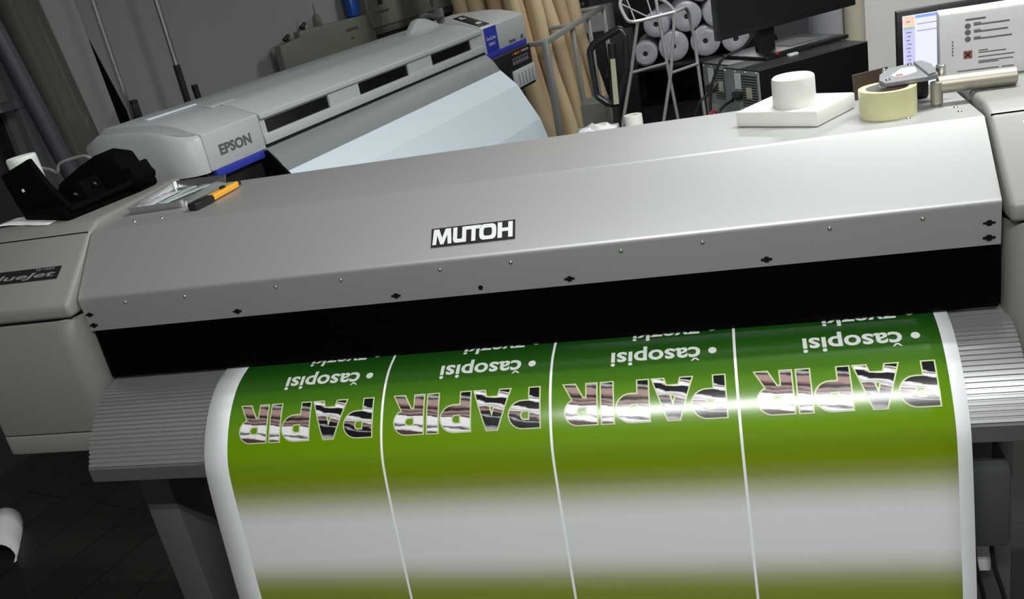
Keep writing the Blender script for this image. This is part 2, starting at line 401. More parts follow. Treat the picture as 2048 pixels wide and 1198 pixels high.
# end covers
def cover(x0, x1, side):
    up = [(.50, .95), (.50, 1.172), (.155, 1.172), (.114, 1.156), (-.031, 1.040), (-.031, 1.0095), (.10, 1.0095)]
    u = part(MB().prism(up, x0, x1, 'x', .010, 3), 'upper_cover', 'cover_paint', ang=40)
    xi = x1 if side < 0 else x0; xo = x0 if side < 0 else x1; sg = 1 if side < 0 else -1
    # body plan outline with the rounded inner front corner
    def plan(off): 
        a = [(xo, .48), (xo, -.03 + off), (xi - sg * .002, -.03 + off), (xi - sg * .002, .48)]
        return rounded(a, [0, .02, .055, 0], 8)
    l = part(MB().prism(plan(0), .734, 1.0055, 'z', .003, 2, True), 'lower_cover', 'cover_paint', ang=50)
    part(MB().prism(plan(.004), .73, 1.012, 'z'), 'seam_gasket', 'dark_seam')
    part(MB().prism(plan(0), .684, .7315, 'z', .003, 2, True), 'base_panel', 'cover_paint', ang=50)
    return u
ul = cover(-.318, -.003, -1); ur = cover(1.803, 2.13, 1)
# thin joint line where face and top panel of each cover meet, screws and the model badge on the left one
for x0, x1, u in ((-.312, -.008, ul), (1.808, 2.124, ur)):
    part(MB().bb(x0, x1, .1125, .1140, 1.1500, 1.1562), 'panel_joint', 'dark_seam', u)
cn = Vector((0, -.116, .145)).normalized(); cu = Vector((0, .145, .116)).normalized()
def cslope(x, t, lift=0): return Vector((x, -.031, 1.040)) + cu * t + cn * lift
bd = part(MB().slab([cslope(-.286, .071), cslope(-.052, .071), cslope(-.048, .103), cslope(-.282, .103)], cn, .001), 'model_badge', 'logo_black', ul)
mb = MB(); put_text(mb, 'ValueJet', cslope(-.275, .0745, .0016), EX, cu, .217, .0175, .02, .25)
put_text(mb, 'VJ-1604', cslope(-.115, .0945, .0016), EX, cu, .05, .007, .015, .15)
M['badge_grey'] = mat('badge_grey', (.20, .20, .20), .4); mb.build('badge_lettering', 'badge_grey', bd, world=True, label='grey letters ValueJet')
# paper label on the right cover
part(MB().slab([cslope(1.856, .105), cslope(1.96, .105), cslope(1.96, .163), cslope(1.852, .163)], cn, .0006), 'paper_label', 'paper', ur)
# stand
for x in (-.012, 1.735):
    lg = part(MB().bb(x, x + .082, -.02, .30, .05, .672, .006), 'stand_leg', 'leg_grey')
    part(MB().bb(x - .0, x + .082, -.30, .55, .02, .08, .01), 'stand_foot', 'leg_grey')
    for y in (-.25, .5): part(MB().cyl((x + .041, y, 0), (x + .041, y, .03), .03), 'caster', 'black')
part(MB().bb(.07, 1.735, .16, .24, .30, .40, .004), 'stand_crossbar', 'leg_grey')
pb = part(MB().bb(1.66, 1.790, -.115, -.01, .436, .604, .010), 'heater_box', 'box_grey')
part(MB().bb(1.715, 1.765, -.09, -.03, .600, .672, .004), 'box_bracket', 'lip_grey')
part(MB().bb(1.742, 1.772, -.06, -.022, .34, .44, .004), 'cable_duct', 'paper')
for xa, xb in ((1.738, 1.765), (1.768, 1.80), (1.715, 1.75)):
    part(MB().tube(smooth_path([(xa, -.07, .440), (xa + .004, -.078, .37), (xb - .006, -.07, .27), (xb, -.05, .12), (xb + .02, -.04, .02)]), .0042, 8), 'power_cable', 'black')

# ------------------------------------------------------------------ the printed sheet
SP = [(.10, .846), (.06, .846), (.016, .8408), (-.035, .829), (-.082, .8025), (-.123, .763), (-.153, .717), (-.166, .67), (-.178, .58), (-.188, .49), (-.197, .40), (-.203, .28), (-.20, .16), (-.18, .07), (-.14, .035)]
SPs = [tuple(q) for q in smooth_path(SP, 10)]
S0 = -.04                                                                 # arc length origin (s = 0 at y = .06)
def sheet(x, s, lift=0.0):
    p, nn = ylerp(SPs, max(s - S0, 0)); sg = -1 if nn[1] > 0 and False else 1
    n2 = (-abs(nn[0]) if True else 0, 0)
    nv = Vector((0, nn[0], nn[1]))
    if nv.z < 0 or (abs(nv.z) < 1e-6 and nv.y > 0): nv = -nv
    if s > .6: nv = Vector((0, -1, 0))
    return Vector((x, p[0], p[1])) + nv * lift
def sheet_mat():
    m = bpy.data.materials.new('printed_sheet'); m.use_nodes = True; nt = m.node_tree; b = nt.nodes['Principled BSDF']
    b.inputs['Roughness'].default_value = .20; b.inputs['Specular IOR Level'].default_value = .5
    uv = nt.nodes.new('ShaderNodeUVMap'); uv.uv_map = 'UVMap'; sp = nt.nodes.new('ShaderNodeSeparateXYZ'); nt.links.new(uv.outputs[0], sp.inputs[0])
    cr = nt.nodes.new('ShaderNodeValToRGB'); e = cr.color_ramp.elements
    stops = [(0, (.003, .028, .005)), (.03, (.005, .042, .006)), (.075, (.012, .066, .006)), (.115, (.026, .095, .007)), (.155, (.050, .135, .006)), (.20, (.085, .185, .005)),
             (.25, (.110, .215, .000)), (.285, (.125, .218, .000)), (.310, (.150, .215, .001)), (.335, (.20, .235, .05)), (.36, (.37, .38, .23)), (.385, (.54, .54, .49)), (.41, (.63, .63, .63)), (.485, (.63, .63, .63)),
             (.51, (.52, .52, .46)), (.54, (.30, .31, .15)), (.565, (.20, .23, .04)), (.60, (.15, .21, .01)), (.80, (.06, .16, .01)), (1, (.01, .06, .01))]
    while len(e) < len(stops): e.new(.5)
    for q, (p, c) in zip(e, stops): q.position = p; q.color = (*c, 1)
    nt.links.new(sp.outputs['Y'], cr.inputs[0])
    def math_(op, a, b_=None):
        q = nt.nodes.new('ShaderNodeMath'); q.operation = op
        for i, v in enumerate((a, b_)):
            if v is None: continue
            if isinstance(v, (int, float)): q.inputs[i].default_value = v
            else: nt.links.new(v, q.inputs[i])
        return q.outputs[0]
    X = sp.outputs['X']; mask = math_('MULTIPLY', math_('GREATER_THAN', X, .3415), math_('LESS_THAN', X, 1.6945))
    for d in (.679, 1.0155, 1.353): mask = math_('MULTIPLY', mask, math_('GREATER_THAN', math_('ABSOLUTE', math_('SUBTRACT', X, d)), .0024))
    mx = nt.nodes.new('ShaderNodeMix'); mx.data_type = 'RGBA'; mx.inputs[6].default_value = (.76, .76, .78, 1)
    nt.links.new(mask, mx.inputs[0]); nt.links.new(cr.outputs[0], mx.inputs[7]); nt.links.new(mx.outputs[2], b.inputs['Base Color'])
    n = nt.nodes.new('ShaderNodeTexNoise'); n.inputs['Scale'].default_value = 9; bp = nt.nodes.new('ShaderNodeBump'); bp.inputs['Strength'].default_value = .04; bp.inputs['Distance'].default_value = .004
    tc = nt.nodes.new('ShaderNodeTexCoord'); nt.links.new(tc.outputs['Object'], n.inputs[0]); nt.links.new(n.outputs[0], bp.inputs['Height']); nt.links.new(bp.outputs[0], b.inputs['Normal'])
    return m
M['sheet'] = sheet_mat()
def letter_mat():
    m = bpy.data.materials.new('photo_fill'); m.use_nodes = True; nt = m.node_tree; b = nt.nodes['Principled BSDF']; b.inputs['Roughness'].default_value = .20
    uv = nt.nodes.new('ShaderNodeUVMap'); uv.uv_map = 'UVMap'; sp = nt.nodes.new('ShaderNodeSeparateXYZ'); nt.links.new(uv.outputs[0], sp.inputs[0])
    nz = nt.nodes.new('ShaderNodeTexNoise'); nz.inputs['Scale'].default_value = 7; nt.links.new(uv.outputs[0], nz.inputs[0])
    def math_(op, a, b_):
        q = nt.nodes.new('ShaderNodeMath'); q.operation = op
        for i, v in enumerate((a, b_)):
            if isinstance(v, (int, float)): q.inputs[i].default_value = v
            else: nt.links.new(v, q.inputs[i])
        return q.outputs[0]
    def ramp(stops, val):
        cr = nt.nodes.new('ShaderNodeValToRGB'); e = cr.color_ramp.elements
        while len(e) < len(stops): e.new(.5)
        for q, (p, c) in zip(e, stops): q.position = p; q.color = (*c, 1)
        nt.links.new(val, cr.inputs[0]); return cr.outputs[0]
    K, W, Pk, Br, G = (.006, .006, .008), (.62, .60, .62), (.27, .18, .17), (.06, .03, .03), (.3, .28, .30)
    X, Y = sp.outputs['X'], sp.outputs['Y']
    wob = math_('MULTIPLY', math_('SUBTRACT', nz.outputs[0], .5), .17)
    tl = math_('ADD', math_('SUBTRACT', Y, math_('MULTIPLY', X, .40)), math_('ADD', wob, .10))
    tr = math_('ADD', math_('SUBTRACT', Y, math_('MULTIPLY', math_('SUBTRACT', X, .75), .75)), wob)
    left = ramp([(0, K), (.05, G), (.10, K), (.16, Pk), (.27, Pk), (.33, Br), (.38, K), (.42, Pk), (.47, Br), (.52, Pk), (.56, K), (.59, W), (.78, W), (.83, K), (.87, W), (.93, W), (.97, Br)], tl)
    right = ramp([(0, K), (.05, K), (.07, W), (.10, Br), (.15, W), (.20, W), (.23, K), (.36, K), (.39, W), (.46, G), (.48, W), (.52, Br), (.58, Pk), (.61, K), (.68, K), (.71, G), (.74, K), (.93, K), (1, G)], tr)
    mx = nt.nodes.new('ShaderNodeMix'); mx.data_type = 'RGBA'; nt.links.new(math_('GREATER_THAN', X, .555), mx.inputs[0])
    nt.links.new(left, mx.inputs[6]); nt.links.new(right, mx.inputs[7]); nt.links.new(mx.outputs[2], b.inputs['Base Color'])
    return m
M['photo_fill'] = letter_mat()
M['halo'] = mat('halo', (.42, .46, .26), .25, var=0); M['caption_white'] = mat('caption_white', (.66, .70, .66), .25, var=0)

XL, XR = .288, 1.7165
mb = MB(); bm = mb.bm; uvl = bm.loops.layers.uv.new('UVMap'); Ls = sum(math.dist(a, b) for a, b in zip(SPs, SPs[1:])) + S0
xs = [XL + (XR - XL) * i / 24 for i in range(25)]; ns = 150; svals = [S0 + (Ls - S0) * j / ns for j in range(ns + 1)]
grid = [[bm.verts.new(sheet(x, s)) for x in xs] for s in svals]
for j in range(ns):
    for i in range(24):
        f = bm.faces.new((grid[j][i], grid[j + 1][i], grid[j + 1][i + 1], grid[j][i + 1]))
        for lp, (x, s) in zip(f.loops, ((xs[i], svals[j]), (xs[i], svals[j + 1]), (xs[i + 1], svals[j + 1]), (xs[i + 1], svals[j]))): lp[uvl].uv = (x, s)
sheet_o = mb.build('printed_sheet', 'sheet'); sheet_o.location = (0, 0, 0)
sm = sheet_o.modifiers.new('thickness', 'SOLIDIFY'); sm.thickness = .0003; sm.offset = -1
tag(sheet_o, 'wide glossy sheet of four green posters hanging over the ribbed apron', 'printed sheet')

def on_sheet(name, m, v, f, fx, fs, lift, uvf=None, label=None):
    """flat glyphs (a right, b up) -> printed upside down on the sheet; x = fx(a), s = fs(b)"""
    bm = bmesh.new(); vs = [bm.verts.new((fx(a), fs(b), 0)) for a, b in v]
    for q in f:
        try: bm.faces.new([vs[i] for i in q])
        except ValueError: pass
    lo = min(q.co.y for q in vs); hi = max(q.co.y for q in vs); s = math.ceil(lo / .004) * .004
    while s < hi:
        bmesh.ops.bisect_plane(bm, geom=bm.verts[:] + bm.edges[:] + bm.faces[:], plane_co=(0, s, 0), plane_no=(0, 1, 0)); s += .004
    ul = bm.loops.layers.uv.new('UVMap')
    x0 = min(q.co.x for q in bm.verts); x1 = max(q.co.x for q in bm.verts)
    for fc in bm.faces:
        for lp in fc.loops: lp[ul].uv = ((lp.vert.co.x - uvf[0]) / (uvf[1] - uvf[0]), (lp.vert.co.y - uvf[2]) / (uvf[3] - uvf[2])) if uvf else (0, 0)
    for q in bm.verts: q.co = sheet(q.co.x, q.co.y, lift)
    bm.normal_update()
    for fc in bm.faces:
        if fc.normal.y > 0: fc.normal_flip()
    mb = MB(); mb.bm.free(); mb.bm = bm
    return mb.build(name, m, sheet_o, ang=180, label=label)
def arc(cx, cy, rx, ry, a0, a1, n=12): return [(cx + rx * math.cos(math.radians(a0 + (a1 - a0) * i / n)), cy + ry * math.sin(math.radians(a0 + (a1 - a0) * i / n))) for i in range(n + 1)]
def gP(x): return [[(x, 0), (x + .25, 0), (x + .25, .33)] + arc(x + .43, .665, .345, .335, -90, 90) + [(x, 1)], [(x + .25, .57)] + arc(x + .39, .69, .10, .12, -90, 90, 8) + [(x + .25, .81)]]
def gA(x): return [[(x, 0), (x + .26, 0), (x + .31, .18), (x + .62, .18), (x + .67, 0), (x + .93, 0), (x + .60, 1), (x + .33, 1)], [(x + .385, .40), (x + .465, .68), (x + .545, .40)]]
def gI(x): return [[(x, 0), (x + .28, 0), (x + .28, 1), (x, 1)]]
def gR(x): return [[(x, 0), (x + .24, 0), (x + .24, .36), (x + .34, .36), (x + .53, 0), (x + .80, 0), (x + .58, .40)] + arc(x + .47, .69, .31, .31, -65, 90) + [(x, 1)], [(x + .24, .58)] + arc(x + .39, .69, .11, .11, -90, 90, 8) + [(x + .24, .80)]]
WORD = [gP(0), gA(.76), gP(1.80), gI(2.66), gR(3.06)]; WW = 3.86
DIV = [.679, 1.0155, 1.353, 1.6945]
for d in DIV:
    xr = d - .021 if d < 1.6 else d - .0195; wd = .290; sb, st = .155, .2305
    fx = lambda a: xr - a * wd / WW; fs = lambda b: sb + b * (st - sb)
    for g in WORD:
        v, f = shape_mesh(g, .034); on_sheet('letter_outline', 'halo', v, f, fx, fs, .0004)
        v, f = shape_mesh(g); on_sheet('photo_letter', 'photo_fill', v, f, fx, fs, .0008, (xr - wd, xr, sb, st))
    for body, s_base in (('casopisi', .0905), ('zvezki', .0275)):
        v, f, x0, x1, y0, y1 = text_mesh(body, .022); sc = .0485
        wid = .164 if body[0] == 'c' else .126; kx = wid / (x1 - x0)
        on_sheet('caption', 'caption_white', v, f, lambda a: d - .0605 - (a - x0) * kx, lambda b: s_base + b * sc, .0005, label='white caption ' + body.replace('cas', 'čas'))
        if body[0] == 'c':
            v, f = shape_mesh([[(.05, .64), (.115, .64), (.20, .56), (.285, .64), (.35, .64), (.245, .51), (.155, .51)]])
            on_sheet('caron', 'caption_white', v, f, lambda a: d - .0605 - (a - x0) * kx, lambda b: s_base + b * sc, .0005)
        v, f = shape_mesh([arc(0, 0, 1, 1, 0, 340, 17)])
        on_sheet('bullet', 'caption_white', v, f, lambda a: d - .0390 - a * .0074, lambda b: s_base + .0105 + b * .0074, .0005)

# ------------------------------------------------------------------ things lying on the big printer
LT = 1.1545                                                               # top of the lid
t = MB().prism([(1.3916, .2759), (1.536, .1884), (1.6165, .306), (1.472, .3935)], LT, LT + .030, 'z', .0035, 2).build('plastic_slab', 'pe_white')
tag(t, 'thick white plastic slab lying on the printer lid under a round white cap', 'slab')
t = MB().lathe([(0, 0), (.0395, 0), (.0402, .002), (.0398, .049), (.0388, .0535), (.0355, .056), (.031, .0552), (0, .0545)], (1.5025, .268, LT + .0302), n=40).build('round_cap', 'pe_white')
tag(t, 'round white plastic cap standing on the white slab', 'cap')
t = thing('tape_roll', 'roll of clear yellowish packing tape standing flat on the printer lid', 'tape', (1.661, .216, LT))
MB().lathe([(.0385, 0), (.0495, 0), (.0495, .050), (.0385, .050)], n=44, closed=True).build('tape', 'tape_clear', t)
MB().lathe([(.0365, .0005), (.0385, .0005), (.0385, .0495), (.0365, .0495)], n=44, closed=True).build('core', 'tape_core', t, label='grey cardboard core')
# metal tool resting on the tape
t = thing('hand_tool', 'flat grey metal hand tool with white oval label lying across the tape roll', 'tool', (1.70, .27, 1.2055))
zt = 1.2055
OUT = [(1.6506, .2363), (1.658, .285), (1.678, .333), (1.7067, .348), (1.7432, .345), (1.7557, .2887), (1.7462, .2207), (1.7264, .2115), (1.6824, .2085), (1.655, .209)]
MB().prism(OUT, zt, zt + .009, 'z', .002, 2).build('tool_body', 'tool_grey', t, world=True)
MB().prism(rounded([(1.672, .252), (1.700, .309), (1.7246, .312), (1.720, .262), (1.690, .238)], .012), zt + .0088, zt + .0102, 'z').build('oval_label', 'tool_label', t, world=True)
for x, y in ((1.672, .322), (1.720, .340), (1.735, .228), (1.664, .224), (1.746, .30)):
    MB().lathe([(0, .004), (.003, .0034), (.0045, .001), (.0045, -.002)], (x, y, zt + .009), n=14).build('rivet', 'steel', t, world=True)
MB().prism([(1.728, .345), (1.7432, .345), (1.752, .30), (1.744, .222), (1.730, .214)], zt + .009, zt + .013, 'z', .001, 1).build('tool_sleeve', 'tool_grey', t, world=True)
MB().bb(1.682, 1.694, .245, .256, zt + .0095, zt + .0106).build('red_print', 'red', t, world=True)
MB().bb(1.660, 1.695, .222, .228, zt - .006, zt + .0005, .002).build('red_lever', 'red', t, world=True)
MB().bb(1.648, 1.688, .233, .236, zt - .006, zt - .0008, .001).build('blade', 'steel', t, world=True)
MB().cyl((1.764, .283, zt - .012), (1.764, .283, zt + .012), .0085, 18, .001).build('swivel_pin', 'steel', t, world=True)
# metal T-handle
t = thing('metal_tool', 'brushed metal T-shaped tool lying from the lid onto the right cover', 'tool', (1.75, .24, LT))
MB().cyl((1.7495, .24, 1.1895), (1.878, .235, 1.1885), .0158, 28, .0015).build('grip', 'champagne', t, world=True)
MB().cyl((1.7465, .232, LT + .003), (1.7465, .232, 1.198), .0105, 22, .001).build('peg', 'champagne', t, world=True)
MB().cyl((1.7465, .232, LT + .0002), (1.7465, .232, LT + .004), .0085, 22).build('peg_foot', 'tool_grey', t, world=True)
# carton with the printed leaflet text
t = thing('carton', 'white label-covered carton with hazard symbol standing on the right cover', 'box', (1.776, .352, 1.1725), (0, 0, math.radians(-7)))
MB().bb(0, .26, 0, .07, 0, .122, .002).build('carton_body', 'card_white', t)
MB().bb(.001, .259, .001, .069, .122, .1226).build('carton_top', 'card_yellow', t, label='pale yellow carton top')
mb = MB()
def line(x0, x1, z, h=.0022): mb.bb(x0, x1, -.0004, .0002, z, z + h)
line(.044, .078, .106, .0035)
for z0 in (.096, .083, .070):
    line(.058, .070, z0 + .003); line(.058, .058 + random.uniform(.055, .068), z0 - .0005, .003)
for z0, a, b in ((.048, .066, .082), (.044, .066, .112), (.036, .066, .126), (.028, .066, .124), (.025, .066, .10)): line(a, b, z0)
for z0, a, b in ((.013, .03, .10), (.013, .105, .125), (.008, .03, .128)): line(a, b, z0)
for z0 in (.056, .062, .068, .044, .05): mb.bb(.021, .0235, -.0004, .0002, z0, z0 + .004)
mb.build('printed_text', 'ink_grey', t)
mb = MB()
for z0 in (.096, .0845, .072): mb.lathe([(0, .0005), (.0052, .0005), (.0052, 0)], (.048, 0, z0), (0, -1, 0), 16)
mb.build('round_pictogram', 'ink_grey', t)
hz = MB().bb(.0405, .0555, -.0006, .0002, .036, .051).build('hazard_symbol', 'hazard', t, label='rust-red square with a black cross')
mb = MB()
for a in (-45, 45): mb.box((.048, -.0008, .0435), (.014, .0006, .0034), rot=None)
mb.bm.clear()
for a in (-45, 45):
    r = Matrix.Rotation(math.radians(a), 3, 'Y'); pts = [Vector((.048, -.0009, .0435)) + r @ Vector(q) for q in ((-.0065, 0, -.0014), (.0065, 0, -.0014), (.0065, 0, .0014), (-.0065, 0, .0014))]
    mb.slab(pts, (0, 1, 0), .0006 if a < 0 else .0005)
mb.build('cross', 'logo_black', hz)
# small dark things behind the tape
t = MB().bb(1.7225, 1.7475, .305, .345, LT, LT + .043, .005).build('black_case', 'black_plastic'); tag(t, 'small black case standing behind the tape roll beside the metal handle', 'case')
t = MB().prism([(1.622, LT + .0), (1.684, LT), (1.686, LT + .056), (1.6195, LT + .049)], .372, .376, 'y').build('brown_card', 'brown'); tag(t, 'thin dark brown card standing upright behind the tape roll', 'card')

# ---- left end
t = thing('metal_tray', 'shallow shiny metal tray with rounded corners lying on the left end of the lid', 'tray', (.09, .33, LT))
FL = rounded([(.031, .216), (.177, .223), (.166, .438), (.012, .445)], [.006, .018, .010, .010], 5)
mb = MB(); bm = mb.bm; cx, cy = .096, .33
def ring(z, s): return [bm.verts.new((cx + (x - cx) * s, cy + (y - cy) * s, z)) for x, y in FL]
rs = [ring(LT + .0008, .95), ring(LT + .0165, 1.0), ring(LT + .0168, 1.012), ring(LT + .0158, 1.012), ring(LT + .0002, .965)]
for a, b in zip(rs, rs[1:]):
    for k in range(len(FL)): bm.faces.new((a[k], a[(k + 1) % len(FL)], b[(k + 1) % len(FL)], b[k]))
bm.faces.new(rs[0]); bm.faces.new(rs[-1][::-1]); bmesh.ops.recalc_face_normals(bm, faces=bm.faces[:])
mb.build('tray_body', 'tray_metal', t, world=True)
for i, (a, b) in enumerate((((.046, .27), (.073, .425)), ((.082, .272), (.128, .408)))):
    a, b = Vector((*a, 0)), Vector((*b, 0)); d = (b - a).normalized(); n = Vector((-d.y, d.x, 0)) * .013; z = Vector((0, 0, LT + .0012 + .003 * i))
    s_ = MB().slab([a - n + z, b - n + z, b + n + z, a + n + z], (0, 0, 1), .0022, .0004).build('glass_strip', 'glass_strip')
    tag(s_, ['narrow greenish glass strip in the metal tray, nearer the cable side', 'narrow greenish glass strip in the metal tray, nearer the orange knife'][i], 'strip', 'glass strips in the tray')
mb = MB(); bm = mb.bm; g = []
for i in range(9):
    row = []
    for j in range(7):
        x = .036 + .005 * j + .012 * i / 9; y = .262 + .014 * i; h = .0028 + .0085 * math.sin(PI * i / 8) * math.sin(PI * j / 6) * (.7 + .5 * math.sin(3.1 * i + 2.3 * j))
        row.append(bm.verts.new((x, y, LT + .0062 + max(h - .002, 0))))
    g.append(row)
for i in range(8):
    for j in range(6): bm.faces.new((g[i][j], g[i][j + 1], g[i + 1][j + 1], g[i + 1][j]))
o = mb.build('plastic_bag', 'plastic_bag'); o.modifiers.new('thickness', 'SOLIDIFY').thickness = .0006
tag(o, 'crumpled clear plastic bag lying in the metal tray', 'bag')
# utility knife
t = thing('utility_knife', 'orange and black snap-off utility knife lying on the lid beside the metal tray', 'knife', (.222, .185, LT + .0085), (0, 0, math.atan2(.36 - .185, .2415 - .222)))
def kn(x0, x1, w0, w1, h0, h1): return [(x0, -w0), (x1, -w1), (x1, w1), (x0, w0)]
MB().prism(rounded([(.045, -.0135), (.155, -.0085), (.168, -.005), (.168, .005), (.155, .0085), (.045, .0135)], .004), -.0068, .0068, 'z', .003, 3).build('handle', 'orange', t)
MB().prism(rounded([(-.006, -.014), (.058, -.0155), (.058, .0155), (-.006, .014)], .007), -.0082, .0082, 'z', .0035, 3).build('grip_end', 'black_plastic', t, label='black knife butt')
MB().prism(rounded([(.160, -.0062), (.178, -.003), (.178, .003), (.160, .0062)], .002), -.005, .005, 'z', .002, 2).build('nose', 'black_plastic', t)
MB().bb(.104, .120, -.004, .005, .006, .0125, .002).build('slider', 'black_plastic', t)
MB().bb(.030, .10, .003, .006, .0066, .0089, .0005).build('slide_rail', 'steel', t)
# black plastic printer part, cup, cable, papers on the left cover
CT = 1.1722
t = thing('black_machine_part', 'crumpled matt black plastic machine part lying on the left cover of the big printer', 'machine part', (-.15, .30, CT))
MB().prism(rounded([(-.09, .165), (-.262, .228), (-.312, .36), (-.2, .46), (-.03, .445), (-.035, .38)], .012), CT, CT + .022, 'z', .006, 2).build('base_tray', 'matt_black', t, world=True)
HP = [(-.2384, 1.2243), (-.1612, 1.2604), (-.109, 1.2811), (-.0571, 1.2679), (-.0455, 1.2363), (-.027, 1.2449), (-.0182, 1.2189), (-.0109, 1.2119), (-.0158, 1.1958), (-.03, CT + .012), (-.26, CT + .012)]
MB().prism(HP, .345, .425, 'y', .006, 2).build('back_hood', 'matt_black', t, world=True)
mb = MB(); mb.tube(smooth_path([(-.088, .178, CT + .022), (-.06, .26, CT + .026), (-.035, .34, CT + .030), (-.018, .415, CT + .036)]), [.008] * 19, 10); mb.build('front_rail', 'matt_black', t, world=True)
FP = [(-.2913, 1.2835), (-.2002, 1.3129), (-.1746, 1.25), (-.1356, 1.19), (-.1543, CT + .004), (-.2696, CT + .010), (-.2777, 1.2133)]
MB().prism(FP, .236, .252, 'y', .003, 2).build('side_flap', 'matt_black', t, world=True)
MB().slab([(-.246, .2352, 1.2455), (-.2395, .2352, 1.2475), (-.2375, .2352, 1.2405), (-.244, .2352, 1.2385)], (0, -1, 0), .0008).build('white_mark', 'tool_label', t, world=True, label='small white square mark')
mb = MB(); mb.prism([(-.17, CT + .02), (-.10, CT + .02), (-.115, 1.238), (-.165, 1.228)], .27, .35, 'y', .004, 2); mb.build('inner_rib', 'matt_black', t, world=True)
for x, y, z in ((-.128, .262, 1.212), (-.098, .30, 1.224)): MB().lathe([(0, .003), (.003, .002), (.004, 0), (.004, -.006)], (x, y, z), (0, -.6, .8), 12).build('screw', 'steel', t, world=True)
t = MB().lathe([(0, 0), (.030, 0), (.0315, .002), (.0345, .128), (.0345, .138), (.032, .142), (.028, .140), (0, .139)], (-.262, .298, CT + .0), Vector((-.06, 0, 1)).normalized(), 32).build('white_cup', 'cup_white')
tag(t, 'white plastic cup standing upside down behind the black plastic part', 'cup')
t = MB().tube(smooth_path([(-.60, .60, 1.12), (-.52, .57, 1.235), (-.43, .55, 1.232), (-.385, .53, 1.222), (-.3673, .53, 1.244), (-.305, .53, 1.254), (-.262, .52, 1.249), (-.20, .50, 1.20), (-.17, .49, CT + .005)]), .0045, 10).build('grey_cable', 'cable_grey')
tag(t, 'thin grey cable arching up behind the black plastic part', 'cable')
mb = MB(); bm = mb.bm; g = []
for i in range(13):
    row = []
    for j in range(7):
        u, v = i / 12, j / 6; x = -.325 + .185 * u; y = .172 + .10 * v * (1 - .5 * u) + .016 * math.sin(5 * u)
        row.append(bm.verts.new((x, y, CT + .0008 + .006 * (1 - v) * abs(math.sin(4.5 * u + 1)) * (1 - u))))
    g.append(row)
for i in range(12):
    for j in range(6): bm.faces.new((g[i][j], g[i + 1][j], g[i + 1][j + 1], g[i][j + 1]))
o = mb.build('crumpled_paper', 'paper'); o.modifiers.new('thickness', 'SOLIDIFY').thickness = .0003
tag(o, 'crumpled white paper sheet sticking out under the black plastic part', 'paper')
# ------------------------------------------------------------------ the white plotter behind (local x along it, y to its back)
ep = thing('white_plotter', 'long white plotter with three dark windows and blue trim standing behind the big printer', 'printer', tuple(RO), (0, 0, RA))
def E(mb, name, m, parent=None, **k): return mb.build(name, m, parent or ep, **k)
TOPP = [(.11, 1.216), (.177, 1.228), (.30, 1.232), (.43, 1.234), (.50, 1.195), (.50, 1.056), (0, 1.056), (0, 1.178)]
lc = E(MB().prism(TOPP, .003, .281, 'x', .004, 2), 'left_cover', 'white_plastic')
# rounded end cap
mb = MB(); bm = mb.bm; TC = [(0, 1.178), (.11, 1.2155), (.177, 1.2275), (.30, 1.2315), (.43, 1.2335), (.50, 1.195)]
def topz(y):
    for a, b in zip(TC, TC[1:]):
        if y <= b[0]: return a[1] + (b[1] - a[1]) * (y - a[0]) / (b[0] - a[0])
    return 1.19
plan = [(-.001, 0.0)] + [(-.065 - .0 + .064 * math.cos(a), .075 - .075 * math.sin(a)) for a in [PI / 2 * k / 10 for k in range(10, -1, -1)]][:0]
pl = [(-.001, 0)] + [(-.001 - .062 * math.sin(PI / 2 * k / 10), .11 - .11 * math.cos(PI / 2 * k / 10)) for k in range(1, 11)] + [(-.063, y) for y in (.18, .30, .40)] + [(-.058, .47), (-.04, .498), (-.001, .50)]
bot = [bm.verts.new((x, y, 1.056)) for x, y in pl]; mid = [bm.verts.new((x, y, topz(y) - .012 - max(0, -x) * .18)) for x, y in pl]
top = [bm.verts.new((min(x + .012, -.001), min(max(y + (.010 if y < .11 else 0), 0), .492), topz(y + .01) - .001 - max(0, -x - .012) * .18)) for x, y in pl]
n = len(pl)
for a, b in ((bot, mid), (mid, top)):
    for k in range(n): bm.faces.new((a[k], a[(k + 1) % n], b[(k + 1) % n], b[k]))
bm.faces.new(bot[::-1]); bm.faces.new(top); bmesh.ops.recalc_face_normals(bm, faces=bm.faces[:])
E(mb, 'end_cap', 'white_plastic', ang=50)
E(MB().bb(-.055, .281, .02, .49, .62, 1.054, .01), 'left_leg_housing', 'black')
E(MB().bb(.02, .262, -.004, .02, 1.030, 1.056, .004), 'blue_trim', 'epson_blue')
mb = MB(); put_text(mb, 'EPSON', (.062, -.0006, 1.094), (1, 0, 0), (0, 0, 1), .157, .036, .042, 0, 1.0); E(mb, 'brand_lettering', 'ink_grey', lc, label='dark grey letters EPSON')
E(MB().slab([(.075, .290, 1.2322), (.30, .280, 1.2320), (.30, .302, 1.2325), (.075, .312, 1.2325)], (0, 0, 1), .006, .002), 'top_strip', 'paper_white', lc)
E(MB().slab([(.235, .150, 1.224), (.36, .150, 1.224), (.36, .185, 1.230), (.235, .185, 1.230)], (0, -.1, 1), .004, .001), 'hinge_strip', 'white_plastic')
